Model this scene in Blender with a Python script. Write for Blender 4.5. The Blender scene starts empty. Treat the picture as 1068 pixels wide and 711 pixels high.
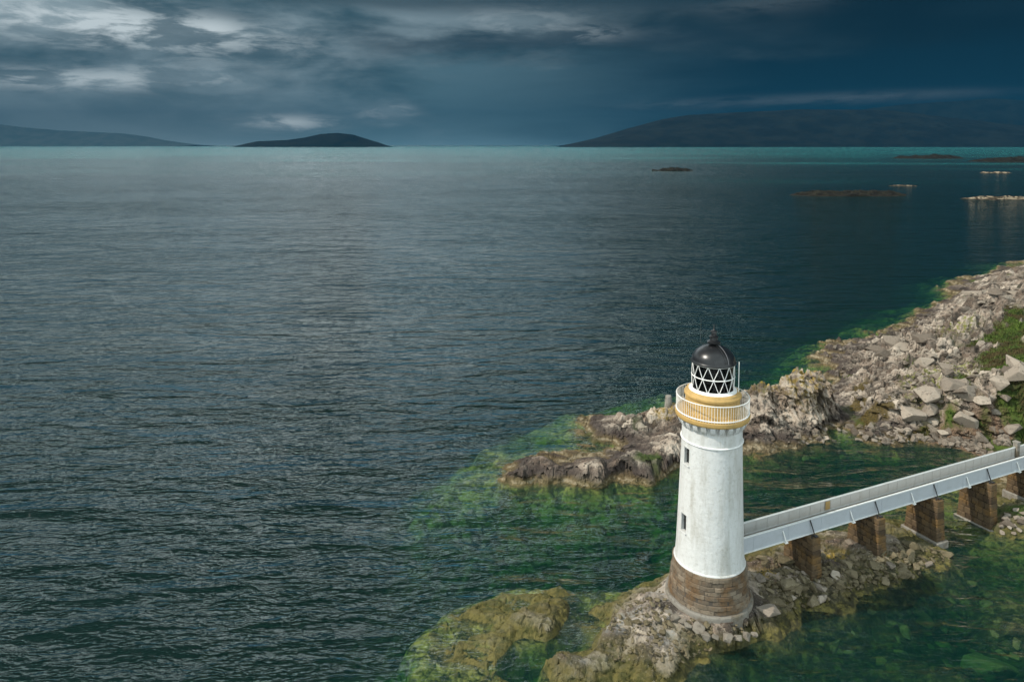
import bpy, bmesh, math, random
import numpy as np
from mathutils import Vector, Matrix, noise as mnoise

R = math.radians
rng = random.Random(7)
nrng = np.random.default_rng(11)
scene = bpy.context.scene
COL = scene.collection

# ------------------------------------------------------------------ camera
F, PCX, PCY, TH, HC = 720.0, 534.0, 201.0, R(3.96), 38.0
cam = bpy.data.cameras.new('camera')
cam.sensor_width = 36.0
cam.lens = F / 1068 * 36.0
cam.shift_y = -(355.5 - PCY) / 1068
cam.clip_end = 120000
cam.clip_start = 0.5
cam_o = bpy.data.objects.new('camera', cam)
cam_o.location = (0, 0, HC)
cam_o.rotation_euler = (R(90) - TH, 0, 0)
COL.objects.link(cam_o)
scene.camera = cam_o

def P(px, py, h=0.0):
    """point of height h seen at photo position px, py"""
    a, b = px - PCX, PCY - py
    dx, dy, dz = a, F * math.cos(TH) + b * math.sin(TH), -F * math.sin(TH) + b * math.cos(TH)
    t = (h - HC) / dz
    return Vector((dx * t, dy * t, h))

def D(px, py, dist):
    """point at horizontal depth dist seen at photo position px, py"""
    a, b = px - PCX, PCY - py
    dx, dy, dz = a, F * math.cos(TH) + b * math.sin(TH), -F * math.sin(TH) + b * math.cos(TH)
    t = dist / dy
    return Vector((dx * t, dist, HC + dz * t))

scene.view_settings.view_transform = 'Standard'
scene.view_settings.look = 'None'
scene.view_settings.exposure = 0.0
scene.view_settings.gamma = 1.0
scene.render.engine = 'CYCLES'
scene.cycles.max_bounces = 8
scene.cycles.diffuse_bounces = 3
scene.cycles.glossy_bounces = 3
scene.cycles.transparent_max_bounces = 16
scene.cycles.volume_bounces = 0
scene.cycles.use_denoising = True
scene.cycles.sample_clamp_indirect = 3.0
scene.cycles.sample_clamp_direct = 3.0

# ------------------------------------------------------------------ node helper
class E:
    """expression wrapper: arithmetic on shader sockets"""
    def __init__(s, nt, sock): s.nt, s.s = nt, sock
    def _m(s, op, *o, clamp=False):
        n = s.nt.nodes.new('ShaderNodeMath'); n.operation = op; n.use_clamp = clamp
        for i, v in enumerate((s,) + o):
            if isinstance(v, E): s.nt.links.new(v.s, n.inputs[i])
            else: n.inputs[i].default_value = v
        return E(s.nt, n.outputs[0])
    def __add__(s, o): return s._m('ADD', o)
    __radd__ = __add__
    def __mul__(s, o): return s._m('MULTIPLY', o)
    __rmul__ = __mul__
    def __sub__(s, o): return s._m('SUBTRACT', o)
    def __rsub__(s, o): return (s * -1.0) + o
    def __truediv__(s, o): return s._m('DIVIDE', o)
    def pow(s, o): return s._m('POWER', o)
    def max(s, o): return s._m('MAXIMUM', o)
    def min(s, o): return s._m('MINIMUM', o)
    def clamp(s): return s._m('ADD', 0.0, clamp=True)
    def fn(s, op, *o): return s._m(op, *o)
    def smooth(s, a, b, lo=0.0, hi=1.0):
        n = s.nt.nodes.new('ShaderNodeMapRange'); n.interpolation_type = 'SMOOTHSTEP'
        s.nt.links.new(s.s, n.inputs[0])
        for i, v in enumerate((a, b, lo, hi)): n.inputs[i + 1].default_value = v
        return E(s.nt, n.outputs[0])
    def lin(s, a, b, lo=0.0, hi=1.0):
        n = s.nt.nodes.new('ShaderNodeMapRange')
        s.nt.links.new(s.s, n.inputs[0])
        for i, v in enumerate((a, b, lo, hi)): n.inputs[i + 1].default_value = v
        return E(s.nt, n.outputs[0])

def comb(nt, x, y, z):
    n = nt.nodes.new('ShaderNodeCombineXYZ')
    for i, v in enumerate((x, y, z)):
        if isinstance(v, E): nt.links.new(v.s, n.inputs[i])
        else: n.inputs[i].default_value = v
    return n.outputs[0]

def mixc(nt, f, a, b, blend='MIX'):
    n = nt.nodes.new('ShaderNodeMix'); n.data_type = 'RGBA'; n.blend_type = blend
    for idx, v in ((0, f), (6, a), (7, b)):
        if isinstance(v, E): nt.links.new(v.s, n.inputs[idx])
        elif isinstance(v, bpy.types.NodeSocket): nt.links.new(v, n.inputs[idx])
        elif isinstance(v, (int, float)): n.inputs[idx].default_value = v
        else: n.inputs[idx].default_value = (*v, 1.0)
    return n.outputs[2]

def noise(nt, vec, scale, detail=4, rough=0.55, dist=0.0, col=False):
    n = nt.nodes.new('ShaderNodeTexNoise')
    n.inputs['Scale'].default_value = scale; n.inputs['Detail'].default_value = detail
    n.inputs['Roughness'].default_value = rough; n.inputs['Distortion'].default_value = dist
    if vec is not None: nt.links.new(vec, n.inputs['Vector'])
    return n.outputs['Color'] if col else E(nt, n.outputs['Fac'])

def scalev(nt, vec, sx, sy, sz, rot=(0, 0, 0)):
    n = nt.nodes.new('ShaderNodeMapping')
    n.inputs['Scale'].default_value = (sx, sy, sz); n.inputs['Rotation'].default_value = rot
    nt.links.new(vec, n.inputs['Vector'])
    return n.outputs[0]

def position(nt): return nt.nodes.new('ShaderNodeNewGeometry').outputs['Position']
def objco(nt): return nt.nodes.new('ShaderNodeTexCoord').outputs['Object']
def sep(nt, v):
    n = nt.nodes.new('ShaderNodeSeparateXYZ'); nt.links.new(v, n.inputs[0])
    return [E(nt, n.outputs[i]) for i in range(3)]
def attr(nt, name):
    n = nt.nodes.new('ShaderNodeAttribute'); n.attribute_name = name
    return E(nt, n.outputs['Fac'])
def island(nt): return E(nt, nt.nodes.new('ShaderNodeNewGeometry').outputs['Random Per Island'])
def objrand(nt): return E(nt, nt.nodes.new('ShaderNodeObjectInfo').outputs['Random'])
def bump(nt, h, strength=0.5, dist=0.1):
    n = nt.nodes.new('ShaderNodeBump'); n.inputs['Strength'].default_value = strength
    n.inputs['Distance'].default_value = dist
    nt.links.new(h.s, n.inputs['Height'])
    return n.outputs[0]

def newmat(name):
    m = bpy.data.materials.new(name); m.use_nodes = True
    nt = m.node_tree
    return m, nt, nt.nodes['Principled BSDF']

def setc(nt, bsdf, key, v):
    if isinstance(v, E): nt.links.new(v.s, bsdf.inputs[key])
    elif isinstance(v, bpy.types.NodeSocket): nt.links.new(v, bsdf.inputs[key])
    elif isinstance(v, (int, float)): bsdf.inputs[key].default_value = v
    else: bsdf.inputs[key].default_value = (*v, 1.0)

# ------------------------------------------------------------------ sun and sky
SUN_EL = R(47)
sun_h = Vector((-0.975, -0.200, 0)).normalized()
sun_dir = Vector((sun_h.x * math.cos(SUN_EL), sun_h.y * math.cos(SUN_EL), math.sin(SUN_EL)))
sl = bpy.data.lights.new('sun', 'SUN'); sl.energy = 4.6; sl.angle = R(0.6); sl.color = (1.0, 0.93, 0.82)
so = bpy.data.objects.new('sun', sl); COL.objects.link(so)
so.rotation_euler = sun_dir.to_track_quat('Z', 'Y').to_euler()
so.location = (-60, 0, 90)

w = bpy.data.worlds.new('World'); scene.world = w; w.use_nodes = True
nt = w.node_tree
bg = nt.nodes['Background']; bg.inputs['Strength'].default_value = 0.1
sky = nt.nodes.new('ShaderNodeTexSky'); sky.sky_type = 'NISHITA'; sky.sun_disc = False
sky.sun_elevation = SUN_EL; sky.sun_rotation = math.atan2(sun_h.x, sun_h.y)
dirv = nt.nodes.new('ShaderNodeTexCoord').outputs['Generated']
dx, dy, dz = sep(nt, dirv)
az = dx.fn('ARCTAN2', dy)
el = dz.fn('ARCSINE')
def pa(px): return math.atan2(px - PCX, F)
def pe(py): return math.atan2(151.2 - py, F)
hz = dz.max(0.0) + 0.10
cv = comb(nt, dx / hz, dy / hz, dz * 3.0)                       # a flat cloud deck, foreshortened to the horizon
n_big = noise(nt, cv, 0.55, 7, 0.55, 0.6)
n_mid = noise(nt, cv, 1.7, 8, 0.60, 0.8)
sv = comb(nt, az * 4.2 + 1.7, el * 14.0, dz * 2.0)
n_str = noise(nt, sv, 1.15, 8, 0.56, 0.2)                         # low banks of stratus
sv2 = comb(nt, az * 11.0 + 3.0, el * 46.0, 1.3)
n_puf = noise(nt, sv2, 1.1, 9, 0.60, 0.35)
wob = (n_big - 0.5) * 0.25
# storm to the north-east: dark navy there, brighter cloud to the west
t = (az + wob).smooth(pa(330), pa(960))
back = az.fn('ABSOLUTE').smooth(1.3, 2.4)
def blob(px, py, wx, wy, k):
    a, b = pa(px), pe(py); ww, hh = wx / F, wy / F
    u = (az - a) / ww; v = (el - b) / hh
    return (((u * u + v * v) * -1.0).fn('EXPONENT')) * k
low = el.smooth(pe(70), pe(165))                                  # rain-veiled air near the horizon
shade = n_str.smooth(0.36, 0.68)
west = mixc(nt, shade, (0.038, 0.085, 0.113), (0.210, 0.290, 0.330))
east = mixc(nt, shade, (0.0036, 0.0140, 0.0245), (0.0085, 0.0255, 0.0395))
base = mixc(nt, t, west, east)
veil = mixc(nt, (az + wob).smooth(pa(420), pa(800)), (0.080, 0.155, 0.195), (0.0034, 0.0185, 0.034))
rainshaft = (az + (n_mid - .5) * .12).smooth(pa(370), pa(480)) * 0.95
edge = el + (n_puf - .5) * .035 + (n_str - .5) * .05                 # ragged lower edge of the storm cloud
rain = edge.smooth(pe(76), pe(56), 1.0, 0.0) * rainshaft
eu = (edge - pe(46)) / .017
under_ = ((eu * eu) * -1.0).fn('EXPONENT') * (az.smooth(pa(330), pa(420)) * az.smooth(pa(900), pa(700)))
veil = mixc(nt, (az + wob).smooth(pa(390), pa(180)), veil, (0.125, 0.190, 0.222))
base = mixc(nt, el.smooth(pe(150), pe(60), 0.85, 0.0).max(rain), base, veil)
base = mixc(nt, under_ * .72, base, (0.0125, 0.032, 0.050))
mass = (blob(880, 8, 210, 44, 1.0) * (n_str.smooth(.3, .6) * .6 + .4)).min(1.0)
base = mixc(nt, mass * .75, base, (0.0030, 0.0115, 0.0205))
# bright breaks in the west
puff = n_puf.smooth(0.42, 0.60)
brk = (blob(90, 42, 85, 16, 1.15) + blob(55, 95, 90, 8, 0.9) + blob(205, 52, 110, 18, 0.75) + blob(180, 88, 70, 9, 0.6)
       + blob(302, 129, 38, 7, 1.0) + blob(405, 119, 22, 8, 0.9) + blob(606, 38, 46, 9, 0.30) + blob(530, 22, 70, 16, 0.30)
       + blob(230, 40, 22, 10, 0.4) + blob(790, 12, 60, 12, 0.10))
mist = blob(820, 109, 110, 5, 0.075) + blob(930, 106, 80, 4, 0.07) + blob(705, 112, 60, 5, 0.05)
brk = brk * (puff * 0.70 + 0.14) + mist * (n_puf.smooth(0.3, 0.6))
col = mixc(nt, brk.clamp(), base, (0.56, 0.64, 0.67))
# heavy dark cloud edge along the top of the view
topd = (el + (n_str - 0.5) * 0.04).smooth(pe(22), pe(2)) * az.smooth(pa(110), pa(210)) * el.smooth(0.25, 0.21)
col = mixc(nt, topd * 0.72, col, (0.013, 0.036, 0.054))
# overhead and behind, out of view: cloud brightness shaped to light water and tower
hi_w = mixc(nt, n_big.smooth(0.34, 0.66), (1.02, 1.22, 1.26), (1.70, 1.94, 1.98))
hi_e = mixc(nt, n_big.smooth(0.36, 0.66), (0.016, 0.042, 0.066), (0.055, 0.095, 0.125))
eastness = (az + wob * 1.4).smooth(-0.02, 0.50) * az.smooth(2.0, 1.35)
eastness = eastness * el.smooth(1.25, 0.85)
zen = el.smooth(.34, .62) * az.fn('ABSOLUTE').smooth(2.2, 1.2)       # unseen sky darkened in front, added for contrast in the waves
hi_w = mixc(nt, zen * .85, hi_w, (.045, .062, .068))
hi = mixc(nt, eastness, hi_w, hi_e)
glow = blob(340, -90, 110, 230, 0.9) * n_mid.smooth(0.15, 0.5)  # bright column added above the view for the sheen on the water
hi = mixc(nt, glow.clamp(), hi, (2.5, 2.75, 2.8))
upper = el.smooth(0.200, 0.250)
thru = ((dz.max(0.0) + 0.035).fn('POWER', -1.0) * 0.036).fn('EXPONENT')      # the sky stands behind some miles of air
vs_ = nt.nodes.new('ShaderNodeVectorMath'); vs_.operation = 'SCALE'
nt.links.new(col, vs_.inputs[0]); nt.links.new(thru.s, vs_.inputs['Scale'])
col = mixc(nt, upper.max(back), vs_.outputs[0], hi)
# scale up (background strength is 0.1) and let a little clear Nishita sky through thin cloud
sc = nt.nodes.new('ShaderNodeVectorMath'); sc.operation = 'SCALE'; sc.inputs['Scale'].default_value = 10.0
nt.links.new(col, sc.inputs[0])
thin = n_mid.smooth(0.55, 0.75) * 0.18 * upper * (1.0 - eastness)
fin = mixc(nt, thin, sc.outputs[0], sky.outputs[0])
nt.links.new(fin, bg.inputs['Color'])

# ------------------------------------------------------------------ object helpers
def link_mesh(name, me, mat=None, parent=None, loc=None):
    o = bpy.data.objects.new(name, me); COL.objects.link(o)
    if mat is not None and not me.materials: me.materials.append(mat)
    if parent is not None: o.parent = parent
    if loc is not None: o.location = loc
    return o
def from_bm(name, bm, mat=None, parent=None, loc=None, smooth=False):
    me = bpy.data.meshes.new(name)
    bmesh.ops.recalc_face_normals(bm, faces=bm.faces)
    for f in bm.faces: f.smooth = smooth
    bm.to_mesh(me); bm.free()
    return link_mesh(name, me, mat, parent, loc)
def empty(name, loc, rz=0):
    o = bpy.data.objects.new(name, None); COL.objects.link(o); o.location = loc; o.rotation_euler = (0, 0, rz)
    o.empty_display_size = 0.3
    return o
def tag(o, label=None, cat=None, group=None, kind=None):
    if label: o['label'] = label
    if cat: o['category'] = cat
    if group: o['group'] = group
    if kind: o['kind'] = kind
    return o
def copy_tree(o, parent=None):
    c = o.copy(); COL.objects.link(c)
    if parent is not None: c.parent = parent
    for ch in list(o.children): copy_tree(ch, c)
    return c
def bm_box(bm, c, size, rot=None, bevel=0.0):
    r = bmesh.ops.create_cube(bm, size=1.0)
    M = Matrix.Translation(c) @ (rot.to_4x4() if rot is not None else Matrix()) @ Matrix.Diagonal((*size, 1))
    bmesh.ops.transform(bm, matrix=M, verts=r['verts'])
    if bevel:
        ed = {e for v in r['verts'] for e in v.link_edges}
        bmesh.ops.bevel(bm, geom=list(ed), offset=bevel, segments=1, affect='EDGES')
def bm_tube(bm, pts, r, seg=8, closed=False):
    pts = [Vector(p) for p in pts]; n = len(pts); rings = []
    for i, p in enumerate(pts):
        if closed: d = pts[(i + 1) % n] - pts[i - 1]
        else: d = pts[min(i + 1, n - 1)] - pts[max(i - 1, 0)]
        d.normalize()
        up = Vector((0, 0, 1)) if abs(d.z) < 0.95 else Vector((1, 0, 0))
        a = d.cross(up).normalized(); b = a.cross(d)
        rr = r[i] if isinstance(r, (list, tuple)) else r
        rings.append([bm.verts.new(p + (a * math.cos(2 * math.pi * k / seg) + b * math.sin(2 * math.pi * k / seg)) * rr) for k in range(seg)])
    for i in range(n if closed else n - 1):
        A, B = rings[i], rings[(i + 1) % n]
        for k in range(seg):
            bm.faces.new((A[k], A[(k + 1) % seg], B[(k + 1) % seg], B[k]))
    if not closed:
        bm.faces.new(rings[0]); bm.faces.new(rings[-1])
def bm_lathe(bm, prof, seg=96, cap=True):
    rings = []
    for r, z in prof:
        rings.append([bm.verts.new((r * math.cos(2 * math.pi * k / seg), r * math.sin(2 * math.pi * k / seg), z)) for k in range(seg)])
    for A, B in zip(rings, rings[1:]):
        for k in range(seg): bm.faces.new((A[k], A[(k + 1) % seg], B[(k + 1) % seg], B[k]))
    if cap:
        bm.faces.new(rings[0]); bm.faces.new(rings[-1])
def ring_pts(r, z, n=96): return [(r * math.cos(2 * math.pi * k / n), r * math.sin(2 * math.pi * k / n), z) for k in range(n)]

# ------------------------------------------------------------------ numpy noise
def _h(ix, iy, seed):
    x = (ix.astype(np.int64) * 374761393 + iy.astype(np.int64) * 668265263 + seed * 1442695041) & 0xFFFFFFFF
    x = ((x ^ (x >> 13)) * 1274126177) & 0xFFFFFFFF
    x = ((x ^ (x >> 16)) * 2246822519) & 0xFFFFFFFF
    x = x ^ (x >> 15)
    return (x & 0xFFFFFF).astype(np.float64) / 0x1000000
def vnoise(x, y, seed=0):
    ix, iy = np.floor(x), np.floor(y); fx, fy = x - ix, y - iy
    u, v = fx * fx * (3 - 2 * fx), fy * fy * (3 - 2 * fy)
    a, b = _h(ix, iy, seed), _h(ix + 1, iy, seed); c, d = _h(ix, iy + 1, seed), _h(ix + 1, iy + 1, seed)
    return (a * (1 - u) + b * u) * (1 - v) + (c * (1 - u) + d * u) * v
def fbm(x, y, oct=5, seed=0, gain=0.5):
    s = 0; a = 1; tot = 0
    for i in range(oct):
        s = s + a * vnoise(x + 17.3 * i, y - 9.1 * i, seed + i); tot += a; a *= gain; x = x * 2.03; y = y * 2.03
    return s / tot
def blocks(x, y, seed):
    """fractured rock: tilted blocks; returns height, crack distance, block id"""
    ix, iy = np.floor(x), np.floor(y)
    d1 = np.full(x.shape, 9.0); d2 = np.full(x.shape, 9.0); hh = np.zeros(x.shape); idv = np.zeros(x.shape)
    for oy in (-1, 0, 1):
        for ox in (-1, 0, 1):
            cx, cy = ix + ox, iy + oy
            px = cx + 0.15 + 0.7 * _h(cx, cy, seed); py = cy + 0.15 + 0.7 * _h(cx, cy, seed + 5)
            ex, ey = x - px, y - py
            d = np.maximum(np.abs(ex), np.abs(ey)) * 0.5 + np.hypot(ex, ey) * 0.5
            tx, ty = _h(cx, cy, seed + 9) - 0.5, _h(cx, cy, seed + 13) - 0.5
            z = _h(cx, cy, seed + 17) - 0.5 + 0.9 * (tx * ex + ty * ey)
            near = d < d1
            d2 = np.where(near, d1, np.minimum(d2, d))
            hh = np.where(near, z, hh); idv = np.where(near, _h(cx, cy, seed + 21), idv)
            d1 = np.where(near, d, d1)
    return hh, d2 - d1, idv

# ------------------------------------------------------------------ terrain
LH = P(739, 617, 1.8)
CP = []
def cp(*pts):
    for px, py, h in pts:
        p = P(px, py, max(h, -.8)); CP.append(Vector((p.x, p.y, h if h > -2.2 else -2.2 + (h + 2.2) * .48)))
# reef at lower left
cp((425,704,-1.0),(440,668,-.9),(470,640,-.7),(520,622,-.6),(580,618,-.6),(618,627,-.6),(605,645,-.5),(590,660,-.7),
   (470,690,.0),(500,650,.0),(550,635,.05),(590,632,-.1),(465,665,-.2),(505,692,.1),(540,668,.3),(575,648,.4),(560,660,.35),(520,684,.15),(530,700,-.2),(520,665,.05),(490,672,-.1),(535,648,0),(600,640,-.3),(560,680,-.9),
   (480,711,-.7),(430,740,-1.2),(500,760,-.5),
   (398,700,-6),(412,660,-6.5),(440,630,-6.5),(490,606,-6.5),(560,598,-6.5),(625,604,-5),(660,590,-6),
   (622,640,-1.6),(600,668,-2.4),(578,690,-2.6),(556,714,-2.8),(540,760,-3))
# the islet under the lighthouse
cp((560,722,.0),(575,700,.15),(598,680,.35),(622,655,.55),(648,632,.35),(672,612,.1),(694,598,.0),
   (640,660,1.0),(660,648,1.3),(700,640,1.55),(690,665,1.3),(650,685,.8),(620,705,.55),(600,725,.3),(690,690,.8),(715,690,.6),(720,711,.25),(680,720,.5),(690,614,.8),
   (700,630,1.5),(739,655,1.55),(778,645,1.45),(792,625,1.2),(790,605,1.2),(720,600,1.2),(760,596,1.4),(705,610,1.3),
   (735,675,-.1),(740,700,-1.1),(735,740,-1.4),(765,690,-.9),(790,672,-.25),(800,655,.45),(830,652,-.05),(855,680,-1.7),(900,690,-2.1),(900,720,-2.2),(950,700,-1.8),(1010,711,-.8),(1060,700,-1.6),(820,720,-1.6),(800,750,-1.6),(950,760,-1.6))
# rocks round the bridge piers
cp((800,590,1.0),(830,600,1.1),(870,590,1.0),(910,580,1.0),(945,575,.7),(970,582,.2),(1000,577,-.5),(880,618,.4),(850,632,.25),(930,602,.3),(960,612,-.7),(1000,612,-1.2),
   (920,642,-1.5),(860,655,-1.0),(1000,655,-2.1),(1050,605,-1.6),(1060,650,-.5),(1035,645,-1.0),(1060,540,1.0),(1050,552,.7),(1072,528,1.1),(1022,562,-.6),(990,548,-.5),(1012,540,-.3),(1045,525,.2),(1075,580,-.8),
   (788,578,.4),(820,567,.4),(850,557,.35),(900,546,.1),(940,532,-.3),(975,520,-.5),(1010,510,-.3))
# lagoon and channel
cp((800,545,-3),(850,525,-3.2),(800,500,-2.6),(900,503,-3),(950,492,-2.2),(880,480,-1.7),(820,478,-1.1),(1000,485,-.8),(940,512,-2),(690,560,-6.5),(650,560,-8),(690,528,-3.2),(640,540,-6.5),(600,570,-8),
   (740,500,-1.6),(740,540,-4),(840,470,-.9),(900,466,-.7),(960,472,-.7),(700,580,-5))
# beach and lagoon shore
cp((980,464,.1),(1020,474,.1),(1045,482,.2),(1040,463,.7),(1068,456,1.2),(940,459,.15),(905,457,.1),(865,456,.1),(835,462,.1),(1070,486,.7),(1072,500,.8),(1110,480,1.2),(1150,480,1.6),(1150,520,1.2),(1150,600,-1))
# ridge
cp((530,500,.0),(560,506,0),(600,509,0),(650,502,0),(700,492,0),(745,482,0),(790,472,0),(830,463,0.1),
   (545,494,.9),(600,490,1.25),(640,481,1.5),(680,474,1.6),(700,470,1.8),(570,493,1.1),(620,481,1.2),(650,475,1.4),(655,468,.9),(670,466,1.4),(690,462,1.8),(585,488,.8),(615,497,1.0),(660,492,1.0),(575,495,1.0),(625,488,1.6),(660,485,1.5),(690,482,1.3),
   (600,470,-.45),(620,466,-.4),(640,463,-.15),(570,474,-.7),(540,480,-.9),
   (604,446,.0),(611,454,.1),(640,457,.3),(662,463,.7),(640,447,1.2),(660,449,1.5),(680,452,1.5),(690,440,2.2),
   (622,434,.3),(640,438,1.2),(680,430,2.2),(700,426,2.7),(720,422,3.2),(750,414,3.9),(780,408,4.6),(820,400,5.3),(850,395,5.7),(864,399,5.5),
   (760,430,3.2),(790,428,3.6),(830,418,4.4),(855,412,4.6),(780,450,1.4),(830,444,1.4),(858,436,1.6),(872,425,1.8),(740,462,1.1),(720,455,1.7),(720,440,2.4),
   (876,412,1.6),(872,442,.5))
def behind(px, py, h, dyy, h2):
    p = P(px, py, h); CP.append(Vector((p.x, p.y + dyy, h2)))
for a in ((622,434,.3,2,-.8),(640,438,1.2,3,-.7),(680,430,2.2,3.4,-.7),(700,426,2.7,3.8,-.8),(720,422,3.2,4.5,-.8),(750,414,3.9,5,-.9),(780,408,4.6,5.5,-1),(820,400,5.3,6,-1),(850,395,5.7,6,-.6)): behind(*a)
# headland
cp((1068,274,.3),(1040,283,0),(1012,290,0),(988,303,0),(966,322,0),(955,331,0),(928,349,0),(895,355,0),(864,360,0),(860,374,0),(860,384,0),(872,392,.2),
   (1050,284,1.5),(1010,300,1.2),(985,318,1.3),(960,342,1.3),
   (900,366,1.2),(900,382,1.8),(940,362,2.6),(980,342,3.2),(1020,312,3.6),(1060,292,3.6),(1068,302,4.6),(1000,360,5),(1040,342,6.2),(1068,332,7.2),(1068,370,8),(1030,390,7),(980,390,5.2),(940,392,3.6),
   (900,400,2.2),(900,430,1.3),(940,420,3.4),(925,400,3.6),(980,420,4),(1020,422,4.4),(1068,412,6),(1068,440,2.6),(1020,446,2),(980,446,1.3),(940,446,.8),(900,446,.5),
   (1200,330,9),(1200,400,8),(1200,440,4),(1250,290,7),(1150,270,2),(1180,262,-1),(1300,450,4),(1300,350,10))
# sea bed off the ridge and the headland
cp((448,521,-1.7),(480,508,-.9),(500,492,-.8),(520,474,-1.0),(560,453,-1.1),(600,434,-1.1),(640,424,-1.3),(690,410,-1.5),(560,515,-.9),(520,508,-.7),(650,514,-1.2),(690,512,-1.6),(600,518,-1.3),(580,455,-1.0),(560,462,-2.2),(540,466,-2.0),
   (425,532,-5.5),(430,505,-6.5),(470,472,-7),(520,440,-7.5),(580,418,-7.5),(640,406,-7.5),(690,396,-7),(760,384,-7),(600,533,-3.8),(520,532,-5.5),(560,528,-3.6),
   (832,366,-1.9),(810,372,-3.2),(838,386,-1.4),(800,392,-3),(775,395,-5),(925,336,-1.5),(890,338,-3),(860,344,-5.5),(965,312,-2.2),(940,305,-6),(1000,282,-6),(1022,279,-2),(830,352,-5.5),(880,345,-2.5),(900,346,-1.4),(1050,268,-4),(1080,262,-5))
for x, y in ((-30,38),(-30,70),(-30,110),(-30,160),(-30,220),(-30,300),(0,300),(40,300),(80,310),(130,310),(-14,70),(-14,100),(0,130),(20,160),(40,210),(60,250),(10,200),(-5,38),(20,130)):
    CP.append(Vector((x, y, -11)))
CP.append(Vector((160, 40, -3))); CP.append(Vector((20, 36, -3))); CP.append(Vector((60, 38, -3))); CP.append(Vector((150, 300, -6)))
CPa = np.array([tuple(p) for p in CP])
# drop near duplicates
keep = []
for i in range(len(CPa)):
    if all(np.hypot(*(CPa[i, :2] - CPa[j, :2])) > 0.25 for j in keep): keep.append(i)
CPa = CPa[keep]
n = len(CPa)
MQ = 1.6
Dm = np.sqrt((CPa[:, None, 0] - CPa[None, :, 0]) ** 2 + (CPa[:, None, 1] - CPa[None, :, 1]) ** 2 + MQ ** 2)
A = np.zeros((n + 1, n + 1)); A[:n, :n] = -Dm - np.eye(n) * 0.05 * -1.0; A[n, :n] = 1; A[:n, n] = 1
A[:n, :n] = -Dm; A[:n, :n] += np.eye(n) * 0.08
sol = np.linalg.solve(A, np.concatenate([CPa[:, 2], [0]]))
def rbf(x, y):   # multiquadric through the survey points
    out = np.empty(x.shape)
    xf, yf, of = x.ravel(), y.ravel(), out.reshape(-1)
    for i in range(0, xf.size, 20000):
        d = np.sqrt((xf[i:i + 20000, None] - CPa[None, :, 0]) ** 2 + (yf[i:i + 20000, None] - CPa[None, :, 1]) ** 2 + MQ ** 2)
        of[i:i + 20000] = -d @ sol[:n] + sol[n]
    return out
def blobmask(x, y, lst):
    m = np.zeros(x.shape)
    for px, py, h, rx, ry in lst:
        c = P(px, py, h); e = P(px + rx, py, h); f = P(px, py - ry, h)
        wx = abs(e.x - c.x); wy = abs(f.y - c.y)
        cx = c.x + (y - c.y) * c.x / c.y          # blobs lean along the line of the shore
        m = np.maximum(m, np.exp(-(((x - cx) / wx) ** 2 + ((y - c.y) / wy) ** 2) ** 1.5))
    return m
GRASS = [(1062,325,7.5,14,12),(1040,350,6.5,24,12),(1068,345,7.5,30,14),(1045,372,7,32,14),(1030,392,6.5,26,11),(1068,395,7,32,22),(1120,380,8,70,50),(1050,412,5.5,34,10),(1068,420,5,26,9),(1010,412,4.3,16,7),(1130,440,4,50,20),(1200,350,9,80,50)]
GREENROCK = [(985,400,4.6,34,14),(1000,345,5,20,8),(960,405,4,20,10),(930,470,0,12,3)]
KELP = [(905,440,.8,14,6),(960,450,1.0,16,4),(900,408,2,9,4),(895,424,1.5,10,5),(925,436,1.2,9,4)]
BEACH = [(1035,462,.6,45,12),(1068,455,1.0,40,14),(985,458,.3,20,6),(1060,480,.6,26,9),(1110,470,1.2,50,25)]
LICHEN = [(835,402,5,22,8),(800,408,4.4,18,6),(695,430,2.6,14,5),(800,602,1,14,8),(870,580,1,16,6),(905,560,.6,14,6)]
PALE = [(655,645,1.2,16,10),(640,655,1,20,8),(700,660,1.3,20,14),(690,625,1,14,9),(620,695,.5,26,5),(565,652,.4,16,5)]
DARKBED = [(880,680,-1.6,110,60),(985,660,-2,130,80),(1050,690,-1,70,50),(820,540,-3,80,40),(880,500,-2.5,90,24),(930,620,-1.4,60,24),(760,711,-1,60,25),(960,490,-2,70,20),(870,620,.3,70,22),(820,620,.5,40,22),(600,670,-2,20,30)]

# graded grid: fine near the lighthouse, coarser far off
def axis(segs):
    out = [segs[0][0]]
    for a, b, s in segs:
        k = max(1, round((b - a) / s)); out += list(np.linspace(a, b, k + 1)[1:])
    return np.array(out)
gx = axis([(-30, -14, .8), (-14, 60, .14), (60, 90, .3), (90, 170, 1.2)])
gy = axis([(36, 44, .4), (44, 75, .13), (75, 82, .2), (82, 101, .085), (101, 112, .2), (112, 160, .28), (160, 250, .45), (250, 320, 2.0)])
X, Y = np.meshgrid(gx, gy)
wpx = fbm(X * .33, Y * .33, 4, 201) - .5; wpy = fbm(X * .33 + 70, Y * .33, 4, 207) - .5
wamp = 3.4 * np.clip((np.hypot(X - LH.x, Y - LH.y) - 3) / 4, 0, 1)
Zb = rbf(X + wpx * wamp, Y + wpy * wamp)
wx = X + 1.2 * (fbm(X * .5, Y * .5, 3, 3) - .5); wy = Y + 1.2 * (fbm(X * .5 + 40, Y * .5, 3, 8) - .5)
ca, sa = math.cos(R(-14)), math.sin(R(-14))
U = (wx * ca + wy * sa); V = (-wx * sa + wy * ca)
b1, c1, i1 = blocks(U / 4.2, V / 2.2, 31)
b2, c2, i2 = blocks(U / 1.7 + .3 * b1, V / 0.95, 57)
b3, c3, i3 = blocks(U / .62, V / .42, 83)
mg = blobmask(X, Y, GRASS); mb = blobmask(X, Y, BEACH); mk = blobmask(X, Y, KELP)
wob_n = fbm(X * .35, Y * .35, 4, 71)
mg = np.clip((mg + (fbm(X * .30, Y * .22, 5, 15) - .5) * 2.4 - .46) * 3.2, 0, 1)
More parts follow.
